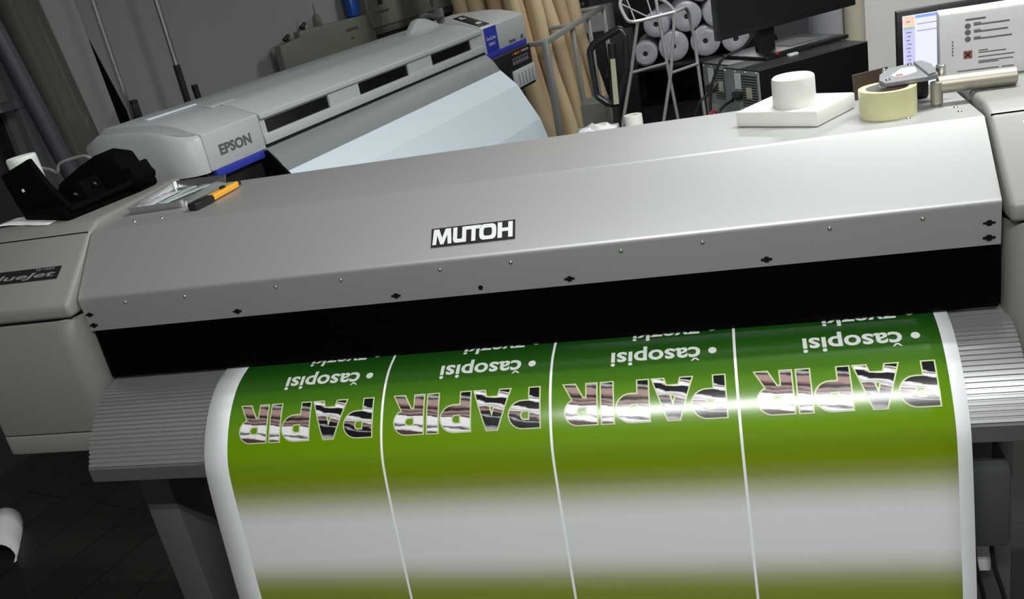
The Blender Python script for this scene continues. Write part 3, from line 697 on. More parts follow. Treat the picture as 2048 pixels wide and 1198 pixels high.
# centre lid with three windows
E(MB().prism([(.177, 1.226), (.30, 1.231), (.43, 1.233), (.50, 1.195), (.50, 1.07), (.40, 1.07), (.40, 1.20), (.177, 1.20)], .281, 2.004, 'x'), 'rear_cover', 'white_plastic')
WIN = [(.314, .696), (.901, 1.288), (1.492, 1.884)]
mb = MB(); mb.prism([(-.004, 1.176), (.11, 1.2155), (.174, 1.2275), (.174, 1.216), (.10, 1.202), (.012, 1.168), (.012, 1.157), (-.004, 1.157)], .288, 1.998, 'x', .003, 2); 
lidw = E(mb, 'front_lid', 'white_plastic')
mb = MB(); x = .288; zs = (1.104, 1.151)
mb.bb(.288, 1.998, .006, .016, zs[1], 1.160); mb.bb(.288, 1.998, .0, .016, 1.068, zs[0], .003)
for a, b in WIN + [(1.998, 1.998)]:
    mb.bb(x, a, .006, .016, zs[0], zs[1]); x = b
E(mb, 'window_frame', 'white_plastic', lidw)
for a, b in WIN: E(MB().bb(a - .004, b + .004, .014, .018, zs[0] - .003, zs[1] + .003), 'lid_window', 'black_gloss', lidw)
E(MB().bb(.288, 1.998, .03, .40, 1.05, 1.15), 'inner_housing', 'black')
E(MB().bb(.288, 1.998, .0, .10, 1.036, 1.066), 'paper_slot', 'black')
# right cover with control panel
RC = [(.058, 1.203), (.132, 1.221), (.20, 1.230), (.43, 1.234), (.50, 1.195), (.50, 1.052), (0, 1.052), (0, 1.181)]
rcv = E(MB().prism(RC, 2.008, 2.506, 'x', .005, 2), 'right_cover', 'white_plastic')
E(MB().prism([(.004, 1.178), (.01, 1.188), (.16, 1.248), (.20, 1.248), (.22, 1.225)], 2.012, 2.135, 'x', .003, 2), 'panel_wedge', 'white_plastic', rcv)
pn = Vector((0, -.06, .15)).normalized(); pu = Vector((0, .15, .06)).normalized()
def pp(x, tt, l=0): return Vector((x, .010, 1.188)) + pu * tt + pn * l
cpn = E(MB().slab([pp(2.022, .004), pp(2.125, .004), pp(2.125, .160), pp(2.022, .160)], pn, .004, .001), 'control_panel', 'black_plastic', rcv)
E(MB().slab([pp(2.035, .022, .004), pp(2.07, .022, .004), pp(2.07, .048, .004), pp(2.035, .048, .004)], pn, .001), 'panel_label', 'tool_label', cpn) if False else None
bm_ = MB()
for xx, tt in ((2.04, .12), (2.06, .12), (2.08, .12), (2.05, .135), (2.07, .135)): bm_.slab([pp(xx, tt, .004), pp(xx + .012, tt, .004), pp(xx + .012, tt + .010, .004), pp(xx, tt + .010, .004)], pn, .001)
bm_.slab([pp(2.05, .03, .004), pp(2.10, .03, .004), pp(2.10, .05, .004), pp(2.05, .05, .004)], pn, .001)
E(bm_, 'panel_button', 'tool_label', rcv)
bl = E(MB().bb(2.022, 2.158, -.003, .002, 1.056, 1.178, .001), 'model_label', 'epson_blue', rcv)
mb = MB(); put_text(mb, 'SureColor', (2.034, -.0036, 1.116), (1, 0, 0), (0, 0, 1), .105, .017, .01); put_text(mb, 'S30610', (2.05, -.0036, 1.088), (1, 0, 0), (0, 0, 1), .068, .015, .01)
E(mb, 'model_lettering', 'tool_label', bl)
E(MB().bb(2.28, 2.36, -.002, .002, 1.062, 1.076).bb(2.43, 2.46, -.002, .002, 1.062, 1.082), 'small_sticker', 'ink_grey', rcv)
E(MB().bb(2.008, 2.49, -.004, .05, 1.026, 1.053, .004), 'blue_trim', 'epson_blue')
ink = E(MB().bb(1.996, 2.472, -.028, .34, .815, 1.026, .008), 'ink_unit', 'black')
E(MB().bb(2.20, 2.462, -.040, -.02, .832, .925, .004), 'cartridge_front', 'white_plastic', ink)
for k in range(5): E(MB().bb(2.245 + k * .042, 2.250 + k * .042, -.0415, -.04, .842, .905), 'cartridge_gap', 'shelf_grey', ink)
for k, c in enumerate([(.6, .03, .03), (.65, .5, .08), (.6, .25, .08), (.6, .05, .04), (.55, .5, .4), (.5, .5, .5), (.45, .45, .45)]):
    m_ = mat('ink_dot', c, .4, var=0); E(MB().bb(2.235 + k * .03, 2.252 + k * .03, -.030, -.026, 1.002, 1.012), 'colour_mark', m_, ink)
mb = MB(); 
for k in range(6): mb.bb(2.225 + k * .034, 2.25 + k * .034, -.030, -.026, .952, .972); mb.bb(2.225 + k * .034, 2.25 + k * .034, -.030, -.026, .978, .986)
E(mb, 'cartridge_marks', 'shelf_grey', ink)
# lever on the top
lv = E(MB().prism([(1.74, 1.229), (1.79, 1.262), (1.83, 1.285), (1.885, 1.290), (1.95, 1.270), (2.03, 1.238), (2.04, 1.229)], .25, .285, 'y', .003, 2), 'lever_housing', 'white_plastic')
E(MB().tube(smooth_path([(1.872, .26, 1.290), (1.92, .25, 1.296), (1.99, .25, 1.278), (2.06, .25, 1.262), (2.10, .26, 1.272)]), .011, 10), 'lever', 'lip_grey', lv)
E(MB().bb(2.07, 2.105, .25, .285, 1.23, 1.305, .004), 'lever_stop', 'tool_grey', lv)
# aprons
E(MB().prism([(.02, 1.060), (-.010, 1.056), (-.045, 1.020), (-.072, .973), (-.06, .965), (.02, .99)], .27, 1.985, 'x'), 'upper_apron', 'epson_grey', ang=60)
E(MB().prism([(-.069, .974), (-.150, .892), (-.243, .712), (-.272, .60), (-.275, .40), (-.262, .40), (-.258, .60), (-.232, .716), (-.142, .896), (-.060, .968)], .275, 1.99, 'x'), 'lower_apron', 'paper_white', ang=10)
E(MB().prism([(.02, 1.050), (-.012, 1.052), (-.076, .973), (-.155, .888), (-.25, .70), (-.28, .60), (.02, .60)], .258, .272, 'x'), 'apron_side_plate', 'matt_black')
# stand
for x in (.10, 2.22):
    E(MB().bb(x, x + .10, .16, .36, .09, 1.02, .006), 'stand_leg', 'leg_grey'); E(MB().bb(x - .01, x + .11, -.25, .75, .04, .10, .01), 'stand_foot', 'leg_grey')
    for y in (-.2, .7): E(MB().cyl((x + .05, y, 0), (x + .05, y, .05), .035), 'caster', 'black')
E(MB().bb(.18, 2.24, .2, .3, .25, .36, .005), 'stand_crossbar', 'leg_grey')

# ------------------------------------------------------------------ along the left wall (same turned frame)
def RT(name, label, cat, loc=(0, 0, 0), group=None):
    t = thing(name, label, cat, tuple(RM @ Vector(loc)), (0, 0, RA), group); return t
t = RT('old_plotter', 'old beige plotter on a stand between the white plotter and the wall', 'plotter', (0, 0, 0))
mb = MB().prism([(2.055, .98), (2.055, 1.249), (2.255, 1.262), (2.255, 1.296), (2.96, 1.288), (3.02, 1.288), (3.02, .98)], 1.32, 1.37, 'y', .005, 2); mb.build('main_body', 'beige', t)
MB().prism([(2.985, 1.187), (4.095, 1.183), (4.14, 1.21), (4.14, 1.62), (2.93, 1.62), (2.955, 1.30)], 1.30, 1.44, 'y', .010, 3).build('upper_housing', 'beige', t)
MB().bb(3.03, 4.14, 1.31, 1.43, 1.142, 1.190, .005).build('lower_ledge', 'beige_dark', t)
MB().bb(3.03, 4.08, 1.33, 1.42, .98, 1.146).build('inner_housing', 'black', t)
MB().bb(3.02, 3.20, 1.282, 1.31, 1.285, 1.303, .004).build('panel_handle', 'cover_paint', t)
MB().bb(3.09, 3.135, 1.293, 1.31, 1.325, 1.42, .003).build('dark_switch', 'shelf_dark', t)
MB().bb(3.74, 3.775, 1.293, 1.31, 1.22, 1.50, .003).build('groove', 'beige_dark', t)
MB().bb(2.71, 2.83, 1.314, 1.33, 1.222, 1.236).build('faded_marking', 'beige_dark', t); MB().bb(2.74, 2.77, 1.314, 1.33, 1.172, 1.181).build('faded_marking', 'beige_dark', t)
for x, z in ((2.175, 1.256), (2.35, 1.296)):
    k = MB().cyl((x, 1.36, z - .004), (x, 1.36, z + .018), .012, 12); k.cyl((x - .026, 1.36, z + .014), (x + .026, 1.36, z + .034), .010, 12); k.build('black_knob', 'black', t)
for x in (2.2, 3.9):
    MB().bb(x, x + .07, 1.34, 1.41, .03, .98, .004).build('stand_leg', 'leg_grey', t); MB().bb(x, x + .07, 1.0, 1.44, 0, .04, .004).build('stand_foot', 'leg_grey', t)
MB().bb(2.27, 3.9, 1.35, 1.40, .5, .56).build('stand_crossbar', 'leg_grey', t)
t = RT('blue_bottle', 'blue translucent bottle standing on the old beige plotter', 'bottle', (2.90, 1.375, 1.2905))
MB().lathe([(0, 0), (.036, 0), (.042, .006), (.042, .14), (.032, .17), (.014, .195), (.012, .21), (0, .21)], n=20).build('bottle_body', 'bottle_blue', t)
MB().lathe([(0, .208), (.015, .208), (.015, .235), (0, .235)], n=14).build('bottle_cap', 'white_plastic', t)
t = RT('glue_bottle', 'small pale bottle with a thin nozzle on the old beige plotter', 'bottle', (2.475, 1.345, 1.297))
MB().lathe([(0, 0), (.026, 0), (.028, .004), (.024, .055), (.008, .070), (0, .071)], n=16).build('bottle_body', 'beige', t)
MB().lathe([(.006, .068), (.002, .135), (0, .136)], n=10).build('nozzle', 'beige', t)
# upright rods
t = RT('chrome_rod', 'chrome rod standing upright before the left wall, left of the two rods, with black clamp', 'rod', (0, 0, 0), 'chrome rods before the left wall')
MB().tube([(.793, 1.20, .0), (.797, 1.20, 2.3)], .0125, 14).build('rod', 'chrome', t); MB().bb(.808, .845, 1.185, 1.225, 1.02, 1.20, .004).bb(.815, .85, 1.19, 1.22, 1.19, 1.215, .004).build('black_clamp', 'black', t)
t = RT('chrome_rod', 'chrome rod with black lower sleeve standing before the left wall, right of the two rods', 'rod', (0, 0, 0), 'chrome rods before the left wall')
MB().tube([(1.147, 1.20, 1.30), (1.149, 1.20, 2.3)], .0135, 14).build('rod', 'chrome', t); MB().tube([(1.147, 1.20, 0), (1.147, 1.20, 1.31)], .0165, 14).build('sleeve', 'shelf_dark', t)
t = RT('black_post', 'short black post standing beside the right chrome rod', 'post'); MB().tube([(1.222, 1.15, 0), (1.218, 1.2, 1.20)], .016, 12, True).build('post', 'black', t)
# boards
t = RT('upright_board', 'tall pale grey board standing upright against the left wall behind the film roll', 'board')
MB().slab([(.26, 1.26, .0), (.811, 1.26, .0), (.737, 1.26, 2.2), (.26, 1.26, 2.2)], (0, 1, 0), .022, .002).build('board', 'panel_grey', t)
t = RT('gap_shade_board', 'black slanting sheet added as the wedge of shade behind the grey board', 'board')
MB().slab([(-.25, 1.32, .0), (1.125, 1.32, .0), (.809, 1.32, 1.52), (.70, 1.32, 1.62), (-.25, 1.32, 1.62)], (0, 1, 0), .012, .001).build('board', 'matt_black', t)  # matt black sheet put in for the shaded gap between grey board and wall
t = RT('film_roll', 'tall roll of translucent plastic film leaning at the far left by the shelves', 'film roll')
a, b = Vector((.36, .90, .03)), Vector((.245, 1.00, 1.98))
MB().lathe([(0, 0), (.085, 0), (.085, (b - a).length), (.03, (b - a).length), (0, (b - a).length)], a, (b - a).normalized(), 28).build('film_wrap', 'film', t)
t = RT('grey_tube', 'dark bluish grey tube leaning on the shelves left of the film roll', 'tube')
MB().tube([(.245, .78, .035), (.13, .99, 1.75)], .035, 16).build('tube', 'tube_dark', t)
t = RT('shelving_unit', 'dark metal shelving unit at the far left edge behind the black part', 'shelves', (0, 0, 0))
for x in (-.85, .20):
    for y in (1.10, 1.19): MB().bb(x, x + .035, y, y + .03, 0, 2.1).build('shelf_post', 'shelf_grey', t)
for z in (.35, .85, 1.32, 1.8): MB().bb(-.85, .235, 1.095, 1.225, z, z + .03).build('shelf_board', 'shelf_grey', t)
MB().bb(-.85, .235, 1.224, 1.232, .0, 2.1).build('back_panel', 'shelf_dark', t)
# scrap on the floor, lower left
mb = MB(); bm = mb.bm; g = []
for i in range(17):
    a = PI * 1.15 * i / 16
    g.append([bm.verts.new((-.055 * math.cos(a) * (1 - .25 * i / 16), y + .03 * math.sin(i * .2), .004 + .095 * math.sin(min(a, PI)) * (1 - .1 * i / 16))) for y in (-.16, -.08, 0, .07)])
for a, b in zip(g, g[1:]):
    for k in range(3): bm.faces.new((a[k], a[k + 1], b[k + 1], b[k]))
o = mb.build('paper_offcut', 'paper'); o.modifiers.new('thickness', 'SOLIDIFY').thickness = .0012; o.location = (-1.165, .56, .0); o.scale = (1.3, 1.1, .75); o.rotation_euler = (0, 0, math.radians(35))
tag(o, 'curled white paper offcut lying on the dark floor at the lower left', 'paper')

# ------------------------------------------------------------------ kraft tubes in the steel rack, behind the white plotter
TUBES = [((905, 0), .05), ]
tl = ['front row, far left behind the white plotter', 'front row, second from the left', 'front row, third from the left', 'front row, rightmost, just behind the left rack post', 'middle row, leftmost, beside the white tube',
      'middle row, second from the left', 'middle row, third from the left', 'middle row, rightmost, before the second rack post', 'third row, left', 'third row, right, by the second rack post', 'fourth row, left', 'fourth row, right', 'rearmost row, left', 'rearmost row, right, last before the pallet truck']
TB = [(-.235, 4.34, -.13, .052, 0), (-.125, 4.31, -.02, .050, 0), (-.015, 4.34, .075, .052, 1), (.075, 4.31, .19, .054, 0), (-.20, 4.60, -.06, .054, 1), (-.085, 4.62, .03, .054, 0), (.03, 4.60, .15, .055, 1), (.145, 4.64, .265, .056, 0),
      (.04, 4.98, .15, .056, 1), (.16, 5.00, .275, .058, 0), (.06, 5.28, .19, .056, 0), (.18, 5.32, .31, .060, 1), (.10, 5.62, .23, .058, 0), (.225, 5.62, .355, .060, 0)]
for i, (xt, y, xb, r, dk) in enumerate(TB):
    b, tp = Vector((xb + .02, y - .06, r * .3 + .01)), Vector((xt - .12, y + .06, 1.95 - .04 * (i % 3)))
    pts = smooth_path([b, b.lerp(tp, .2) + Vector((.012 * math.sin(i * 2.1), 0, 0)), b.lerp(tp, .42) + Vector((.016 * math.sin(i * 1.3 + 1), 0, 0)), b.lerp(tp, .62) + Vector((-.012 * math.sin(i * 1.7), 0, 0)), tp], 5)
    t = thing('kraft_tube', 'brown kraft paper tube, ' + tl[i], 'tube', tuple(b), group='kraft paper tubes in the rack')
    MB().tube(pts, [r * (1 + .10 * math.sin(i + k * .55)) for k in range(len(pts))], 16).build('tube', 'kraft_dark' if dk else 'kraft', t, world=True, ang=60)
b, tp = Vector((-.23, 4.60, .01)), Vector((-.345, 4.64, 1.95))
t = thing('white_tube', 'white paper tube standing among the brown tubes behind the plotter', 'tube', tuple(b)); MB().tube([b, tp], .055, 20).build('tube', 'paper_white', t, world=True)
rk = thing('tube_rack', 'grey steel rack of square posts holding the leaning brown tubes', 'rack', (.4, 4.4, 0))
def RK(p, q, r=.016): 
    p, q = Vector(p), Vector(q); d = (q - p); L = d.length; mb = MB(); mb.box((0, 0, 0), (r * 2, r * 2, L), .003, d.to_track_quat('Z', 'Y').to_matrix()); bmesh.ops.translate(mb.bm, vec=(p + q) / 2, verts=mb.bm.verts[:]); return mb
for x, y, r in ((.283, 4.09, .021), (.336, 4.85, .017), (.389, 5.30, .015), (.441, 5.80, .017), (-.40, 4.20, .021), (-.25, 5.85, .017)):
    RK((x, y, 0), (x, y, .955), r).build('rack_post', 'rack_steel', rk, world=True)
RK((.283, 4.09, .945), (.441, 5.80, .945), .016).build('top_rail', 'rack_steel', rk, world=True)
RK((-.40, 4.20, .945), (.283, 4.09, .945), .014).build('front_rail', 'rack_steel', rk, world=True)
RK((-.25, 5.85, .945), (.441, 5.80, .945), .014).build('back_rail', 'rack_steel', rk, world=True)
RK((-.40, 4.20, .945), (-.25, 5.85, .945), .014).build('side_rail', 'rack_steel', rk, world=True)
RK((-.33, 4.92, .945), (.336, 4.85, .945), .013).build('divider_rail', 'rack_steel', rk, world=True)
# ------------------------------------------------------------------ pallet truck handle, stool, wrapped rolls
t = thing('pallet_truck', 'black pallet truck with upright loop handle and striped sticker behind the big printer', 'pallet truck', (.86, 2.55, 0))
LP = [(.8059, 1.0803), (.9277, 1.1269), (.9494, 1.0891), (.9357, .9519), (.8779, .8175), (.8387, .8176), (.7886, .8586), (.7848, 1.0514)]
lp = rounded(LP, [.03, .02, .02, .03, .02, .03, .03, .03], 4)
MB().tube([(x, 2.5 + (z - .82) * .12, z) for x, z in lp], .0155, 12, closed=True).build('loop_handle', 'truck_black' if 'truck_black' in M else 'black_gloss', t, world=True)
MB().tube([(.846, 2.50, .28), (.861, 2.505, .72), (.884, 2.535, 1.07)], .019, 14).build('shaft', 'black', t, world=True)
MB().slab([(.8625, 2.481, .815), (.886, 2.481, .815), (.8935, 2.506, 1.008), (.872, 2.506, 1.008)], (0, -1, .1), .0015).build('striped_sticker', 'sticker', t, world=True, label='pale yellowish sticker strip')
MB().tube([(.842, 2.515, .93), (.852, 2.52, .955), (.868, 2.52, .985)], .006, 8).build('release_lever', 'black', t, world=True)
MB().bb(.78, .93, 2.45, 2.62, .08, .30, .02).build('pump_body', 'black', t, world=True)
for x in (.70, .90): MB().bb(x, x + .15, 2.62, 3.70, .06, .10, .01).build('fork', 'black', t, world=True); MB().cyl((x + .05, 3.5, .04), (x + .10, 3.5, .04), .04, 16).build('fork_wheel', 'black', t, world=True)
for x in (.80, .88): MB().cyl((x, 2.53, .085), (x + .045, 2.53, .085), .085, 20).build('steer_wheel', 'black', t, world=True)

t = thing('bar_stool', 'tall bent-tube aluminium bar stool standing on the dark floor before the wrapped rolls', 'stool', (.88, 5.3, 0))
r = .0125
MB().tube(smooth_path([(1.012, 5.20, .878), (.965, 5.40, .915), (.90, 5.50, .955), (.77, 5.52, 1.01), (.655, 5.45, 1.02), (.628, 5.32, .985), (.668, 5.18, .905), (.705, 5.13, .872), (.77, 5.13, .867), (.88, 5.16, .872), (1.012, 5.20, .878)], 5), r, 10).build('seat_hoop', 'aluminium', t, world=True)
MB().tube(smooth_path([(1.012, 5.20, .878), (1.06, 5.26, .885), (1.083, 5.35, .875), (1.096, 5.46, .80), (1.112, 5.50, .62), (1.118, 5.50, .40), (1.13, 5.50, .0)], 5), r, 10).build('leg', 'aluminium', t, world=True)
MB().tube([(1.012, 5.20, .876), (.935, 5.2, .463), (.846, 5.2, .14), (.815, 5.2, 0)], r, 10).build('leg', 'aluminium', t, world=True)
MB().tube([(.756, 5.13, .866), (.656, 5.18, .512), (.566, 5.2, .229), (.50, 5.2, 0)], r, 10).build('leg', 'aluminium', t, world=True)
MB().tube([(.87, 5.505, .965), (.875, 5.5, .82), (.899, 5.5, .419), (.93, 5.5, 0)], r, 10).build('leg', 'aluminium', t, world=True)
MB().tube([(.656, 5.18, .512), (.886, 5.5, .49)], r * .9, 10).build('footrest', 'aluminium', t, world=True)
MB().tube([(.935, 5.2, .463), (1.118, 5.5, .452)], r * .9, 10).build('footrest', 'aluminium', t, world=True)
for a, b in (((.66, 5.45, 1.018), (.74, 5.13, .87)), ((.80, 5.51, 1.0), (.86, 5.155, .872)), ((.632, 5.33, .985), (.84, 5.157, .872))): MB().tube([a, b], .0055, 8).build('seat_spoke', 'aluminium', t, world=True)

t = thing('low_bench', 'low dark bench under the plastic-wrapped rolls', 'bench', (1.1, 6.6, 0))
MB().bb(.50, 1.75, 6.22, 7.0, .33, .362, .006).build('bench_top', 'black', t, world=True)
for x in (.53, 1.66):
    for y in (6.26, 6.90): MB().bb(x, x + .05, y, y + .05, 0, .33).build('leg', 'black', t, world=True)
t = MB().bb(.50, 1.42, 7.05, 7.5, 0, 1.35, .01).build('dark_cabinet', 'black'); tag(t, 'dark cabinet standing behind the stacked wrapped rolls', 'cabinet')
WR = [(.668, .468, .103, 0, 'leftmost of the bottom row'), (.905, .490, .125, 3, 'second from the left in the bottom row'), (1.163, .490, .125, -4, 'third from the left in the bottom row, facing the stool leg'), (1.408, .475, .112, 6, 'rightmost of the bottom row, below the black monitor'),
      (.782, .688, .108, -6, 'left one of the second row'), (1.036, .708, .124, 4, 'middle one of the second row'), (1.290, .705, .122, 7, 'right one of the second row'), (1.166, .925, .118, -5, 'topmost of the pile')]
for i, (x, z, r, yaw, lb) in enumerate(WR):
    L = .55; t = thing('wrapped_roll', 'plastic-wrapped pale roll, ' + lb, 'roll', (x, 6.3 + .02 * (i % 3), z), (0, 0, math.radians(yaw)), 'plastic-wrapped rolls in a pile')
    MB().lathe([(.020, .012), (.022, .004), (r * .45, -.002), (r * .8, 0), (r * .97, .014), (r, .04), (r * .985, L * .5), (r, L - .03), (r * .9, L), (0, L)], (0, 0, 0), (0, 1, 0), 26).build('wrapping', 'wrap', t)
    MB().lathe([(0, .014), (.021, .014), (.021, .03)], (0, 0, 0), (0, 1, 0), 16).build('core_hole', 'core_dark', t)

t = MB().bb(-.25, .42, 6.05, 6.6, 0, .90, .01).build('grey_cabinet', 'panel_grey'); tag(t, 'grey cabinet standing beyond the tube rack', 'cabinet')
t = MB().bb(-.25, .62, 5.93, 6.04, 0, .745, .01).build('dark_crate', 'black'); tag(t, 'dark crate standing before the grey cabinet, behind the pallet truck handle', 'crate')
t = MB().bb(.13, .26, 6.10, 6.35, .9005, .985, .01).build('black_device', 'black_plastic'); tag(t, 'small black device lying on the grey cabinet', 'device')
t = MB().lathe([(.012, .93), (.031, .93), (.032, .928), (.032, 0), (.012, 0)], (1.038, 1.62, 0.004), n=24, closed=True).build('paper_roll', 'pe_white'); tag(t, 'slim white paper roll standing upright beside the pallet truck handle', 'roll')
t = MB().bb(.86, 1.0, 1.30, 1.52, 0, .935, .004).build('grey_carton', 'panel_grey'); tag(t, 'tall grey carton just behind the big printer, carrying crumpled paper', 'box')
mb = MB(); bm = mb.bm; g = []
for i in range(9):
    g.append([bm.verts.new((.865 + .017 * i, 1.32 + .02 * j, .9365 + .022 * abs(math.sin(1.1 * i + .6 * j)) * math.sin(PI * i / 8))) for j in range(9)])
for i in range(8):
    for j in range(8): bm.faces.new((g[i][j], g[i + 1][j], g[i + 1][j + 1], g[i][j + 1]))
o = mb.build('white_paper', 'paper'); o.modifiers.new('thickness', 'SOLIDIFY').thickness = .0004; tag(o, 'crumpled white paper on the tall carton behind the big printer', 'paper')
t = MB().bb(.655, .775, 2.82, 3.0, .105, .77, .006).build('grey_box', 'beige'); tag(t, 'grey box standing on the pallet truck forks', 'box')

# ------------------------------------------------------------------ computers on a low table
TA = math.atan2(2.1163 - 1.8479, 1.8743 - 1.4717); A = Vector((1.4717, 1.8479, 0)); ZT = .98
t = thing('low_table', 'low grey table carrying the two black computer towers', 'table', (A.x, A.y, 0), (0, 0, TA))
MB().bb(-.10, .62, -.04, .56, .53, .555, .004).build('tabletop', 'leg_grey', t)
for x in (-.06, .54):
    for y in (0, .48): MB().bb(x, x + .04, y, y + .04, 0, .53).build('leg', 'leg_grey', t)
def tower(x0, y0, W, lb):
    p = A + Vector((math.cos(TA), math.sin(TA), 0)) * x0 + Vector((-math.sin(TA), math.cos(TA), 0)) * y0
    t = thing('computer_tower', lb, 'computer', (p.x, p.y, .5555), (0, 0, TA), 'black computer towers'); H = ZT - .5555; L = .484
    MB().bb(.006, L, 0, W, 0, H - .0035, .003).build('case', 'tower_black', t)
    MB().bb(.0, L, -.001, W + .001, H - .004, H, .0012).build('top_panel', 'tower_top', t)
    rp = MB().bb(-.001, .0065, .004, W - .004, .004, H - .006, .001).build('rear_panel', 'tower_rear', t)
    mb = MB(); mb.bb(-.003, -.0005, .012, .105, H - .135, H - .022); mb.build('psu_vent', 'vent_dark', rp)
    mb = MB()
    for k in range(11): z = H - .13 + k * .0098; mb.bb(-.0042, -.0025, .012, .105, z, z + .003)
    mb.build('vent_grille', 'tower_rear', rp, kind='stuff')
    MB().bb(-.0045, -.003, .045, .078, H - .105, H - .065).build('vent_label', 'sticker', rp)
    MB().bb(-.003, -.0005, .112, .148, H - .075, H - .018).build('rating_label', 'card_white', rp)
    MB().bb(-.02, -.0005, .108, .152, H - .112, H - .085, .003).build('power_plug', 'black', rp)
    MB().bb(-.003, -.0005, .02, W - .03, H - .30, H - .16).build('port_plate', 'panel_grey', rp)
    for k in range(4): MB().lathe([(0, .003), (.003, .002), (.004, 0), (.004, -.002)], (-.001, .015 + k * (W - .03) / 3, H - .011), (-1, 0, 0), 10).build('rear_screw', 'steel', rp)
    return t
tower(0, 0, .222, 'black computer tower with grey rear panel, nearer of two, beside the white cabinet')
tower(.035, .232, .19, 'black computer tower mostly hidden behind the nearer tower, below wrapped rolls')
t = thing('black_monitor', 'large black monitor switched off, standing on top of the computer towers', 'monitor', (1.345, 2.0154, ZT), (0, 0, math.atan2(.604, .797)))
MB().bb(0, .665, .0, .030, .098, .50, .004).build('monitor_body', 'black_plastic', t)
MB().bb(.010, .655, -.001, .004, .120, .49).build('screen', 'screen_off', t)
MB().bb(.205, .285, .032, .060, .010, .30, .006).build('neck', 'black', t)
bp_ = rounded([(.13, -.10), (.53, -.10), (.53, .17), (.13, .17)], .01)
MB().prism(bp_, .0005, .014, 'z', .002, 2).build('stand_base', 'black_plastic', t)
MB().prism([(.30, -.03), (.46, -.03), (.46, .11), (.30, .11)], .0138, .0152, 'z').build('base_recess', 'black', t)
MB().prism(rounded([(.315, -.018), (.45, -.018), (.45, .10), (.315, .10)], .01), .0148, .0160, 'z').build('base_inlay', 'tower_top', t)
t = MB().box((0, 0, 0), (.042, .018, .011), .003, (0, 0, TA)).build('usb_stick', 'white_plastic'); t.location = (1.603, 2.045, ZT + .0058); tag(t, 'small white stick lying on the nearer computer tower', 'usb stick')
t = MB().box((0, 0, 0), (.009, .055, .005), .002, (0, 0, -.35)).build('red_clip', 'red'); t.location = (1.553, 2.052, ZT + .0175); tag(t, 'small red clip lying on the monitor stand base', 'clip')
t = MB().tube(smooth_path([(1.470, 1.98, 1.095), (1.43, 1.83, 1.072), (1.358, 1.80, 1.050), (1.325, 1.80, 1.0), (1.302, 1.80, .935), (1.294, 1.80, .82), (1.29, 1.82, .60), (1.29, 1.84, .30), (1.29, 1.86, .01)]), .0055, 8).build('monitor_cable', 'black'); tag(t, 'black cable hanging down from the black monitor behind the towers', 'cable')
t = MB().tube(smooth_path([(1.325, 1.93, .945), (1.30, 1.82, .932), (1.268, 1.78, .918), (1.243, 1.78, .87), (1.235, 1.78, .80), (1.24, 1.80, .45), (1.25, 1.84, .01)]), .005, 8).build('power_cable', 'black'); tag(t, 'black power cable curving out of the rear computer tower', 'cable')
t = MB().tube(smooth_path([(1.374, 1.975, .862), (1.335, 1.88, .86), (1.318, 1.85, .82), (1.32, 1.84, .60), (1.31, 1.86, .01)]), .006, 8).build('power_cable', 'black'); tag(t, 'black power cable plugged into the nearer computer tower', 'cable')
t = MB().tube(smooth_path([(1.34, 1.90, .79), (1.31, 1.78, .872), (1.285, 1.74, .862), (1.262, 1.74, .83), (1.255, 1.75, .74), (1.26, 1.80, .5), (1.27, 1.86, .01)]), .0045, 8).build('red_cable', 'red'); tag(t, 'red network cable bending behind the computer towers', 'cable')

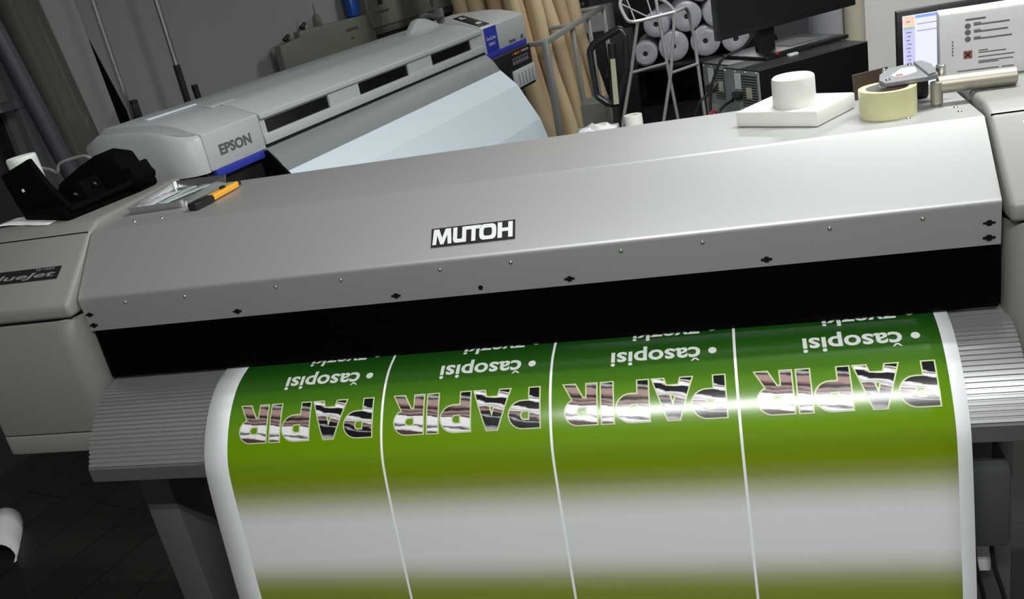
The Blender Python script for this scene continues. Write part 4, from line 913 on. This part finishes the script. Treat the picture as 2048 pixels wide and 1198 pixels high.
# ------------------------------------------------------------------ right side: paper rolls, white cabinet, lit monitor
t = MB().lathe([(.025, 0), (.074, 0), (.075, .003), (.075, 1.5), (.025, 1.5)], (1.812, 3.02, .002), n=28, closed=True).build('paper_roll', 'roll_white'); tag(t, 'thick white paper roll standing upright behind the black monitor', 'roll')
t = MB().lathe([(.015, 0), (.043, 0), (.043, 1.5), (.015, 1.5)], (1.932, 3.00, .002), n=24, closed=True).build('paper_roll', 'cream'); tag(t, 'slim cream paper roll standing upright against the white cabinet', 'roll')
t = thing('white_cabinet', 'tall plain white cabinet behind the lit monitor', 'cabinet', (2.5, 3.4, 0))
MB().bb(1.99, 3.1, 3.15, 3.7, .04, 1.95, .006).build('carcass', 'cabinet_white', t, world=True)
for a, b in ((1.995, 2.548), (2.552, 3.095)): MB().bb(a, b, 3.13, 3.15, .06, 1.93, .002).build('door', 'cabinet_white', t, world=True)
MB().bb(2.01, 3.08, 3.2, 3.66, 0, .04).build('plinth', 'leg_grey', t, world=True)
t = thing('desk', 'white desk carrying the lit monitor behind the right cover', 'desk', (2.3, 1.5, 0))
MB().bb(1.80, 2.9, 1.22, 1.85, .71, .735, .003).build('desktop', 'cabinet_white', t, world=True)
for x in (1.83, 2.83):
    for y in (1.25, 1.78): MB().bb(x, x + .04, y, y + .04, 0, .71).build('leg', 'leg_grey', t, world=True)
t = thing('lit_monitor', 'black-framed monitor showing a bright page, behind the carton', 'monitor', (1.8715, 1.45, .7355), (0, 0, math.radians(0)))
MB().bb(0, .50, 0, .03, .125, .425, .003).build('monitor_frame', 'black_plastic', t)
MB().bb(.21, .29, .03, .055, .01, .30, .004).build('neck', 'black', t); MB().bb(.13, .37, -.06, .13, 0, .012, .003).build('stand_base', 'black', t)
sc = MB().bb(.0165, .4835, -.001, .004, .142, .4095).build('screen', 'screen_lit', t, label='bright lilac-white page on screen')
def ui(x0, x1, z0, z1, m, y=-.0016): MB().bb(x0, x1, y, -.0008, z0, z1).build('page_area', m, sc)
ui(.0185, .050, .375, .4065, 'ui_peach'); ui(.0185, .050, .3705, .375, 'ui_teal'); ui(.0185, .050, .145, .3705, 'ui_lilac'); ui(.052, .48, .3985, .4065, 'ui_blue')
mb = MB()
for k in range(8): z = .358 - k * .0115; mb.bb(.026 + .003 * (k % 2), .040 - .002 * (k % 3), -.0021, -.0014, z, z + .0035)
mb.bb(.026, .038, -.0021, -.0014, .390, .393)
for k in range(2): mb.bb(.056, .20, -.0021, -.0008, .380 - k * .02, .382 - k * .02)
mb.build('page_text', 'ui_text', sc)
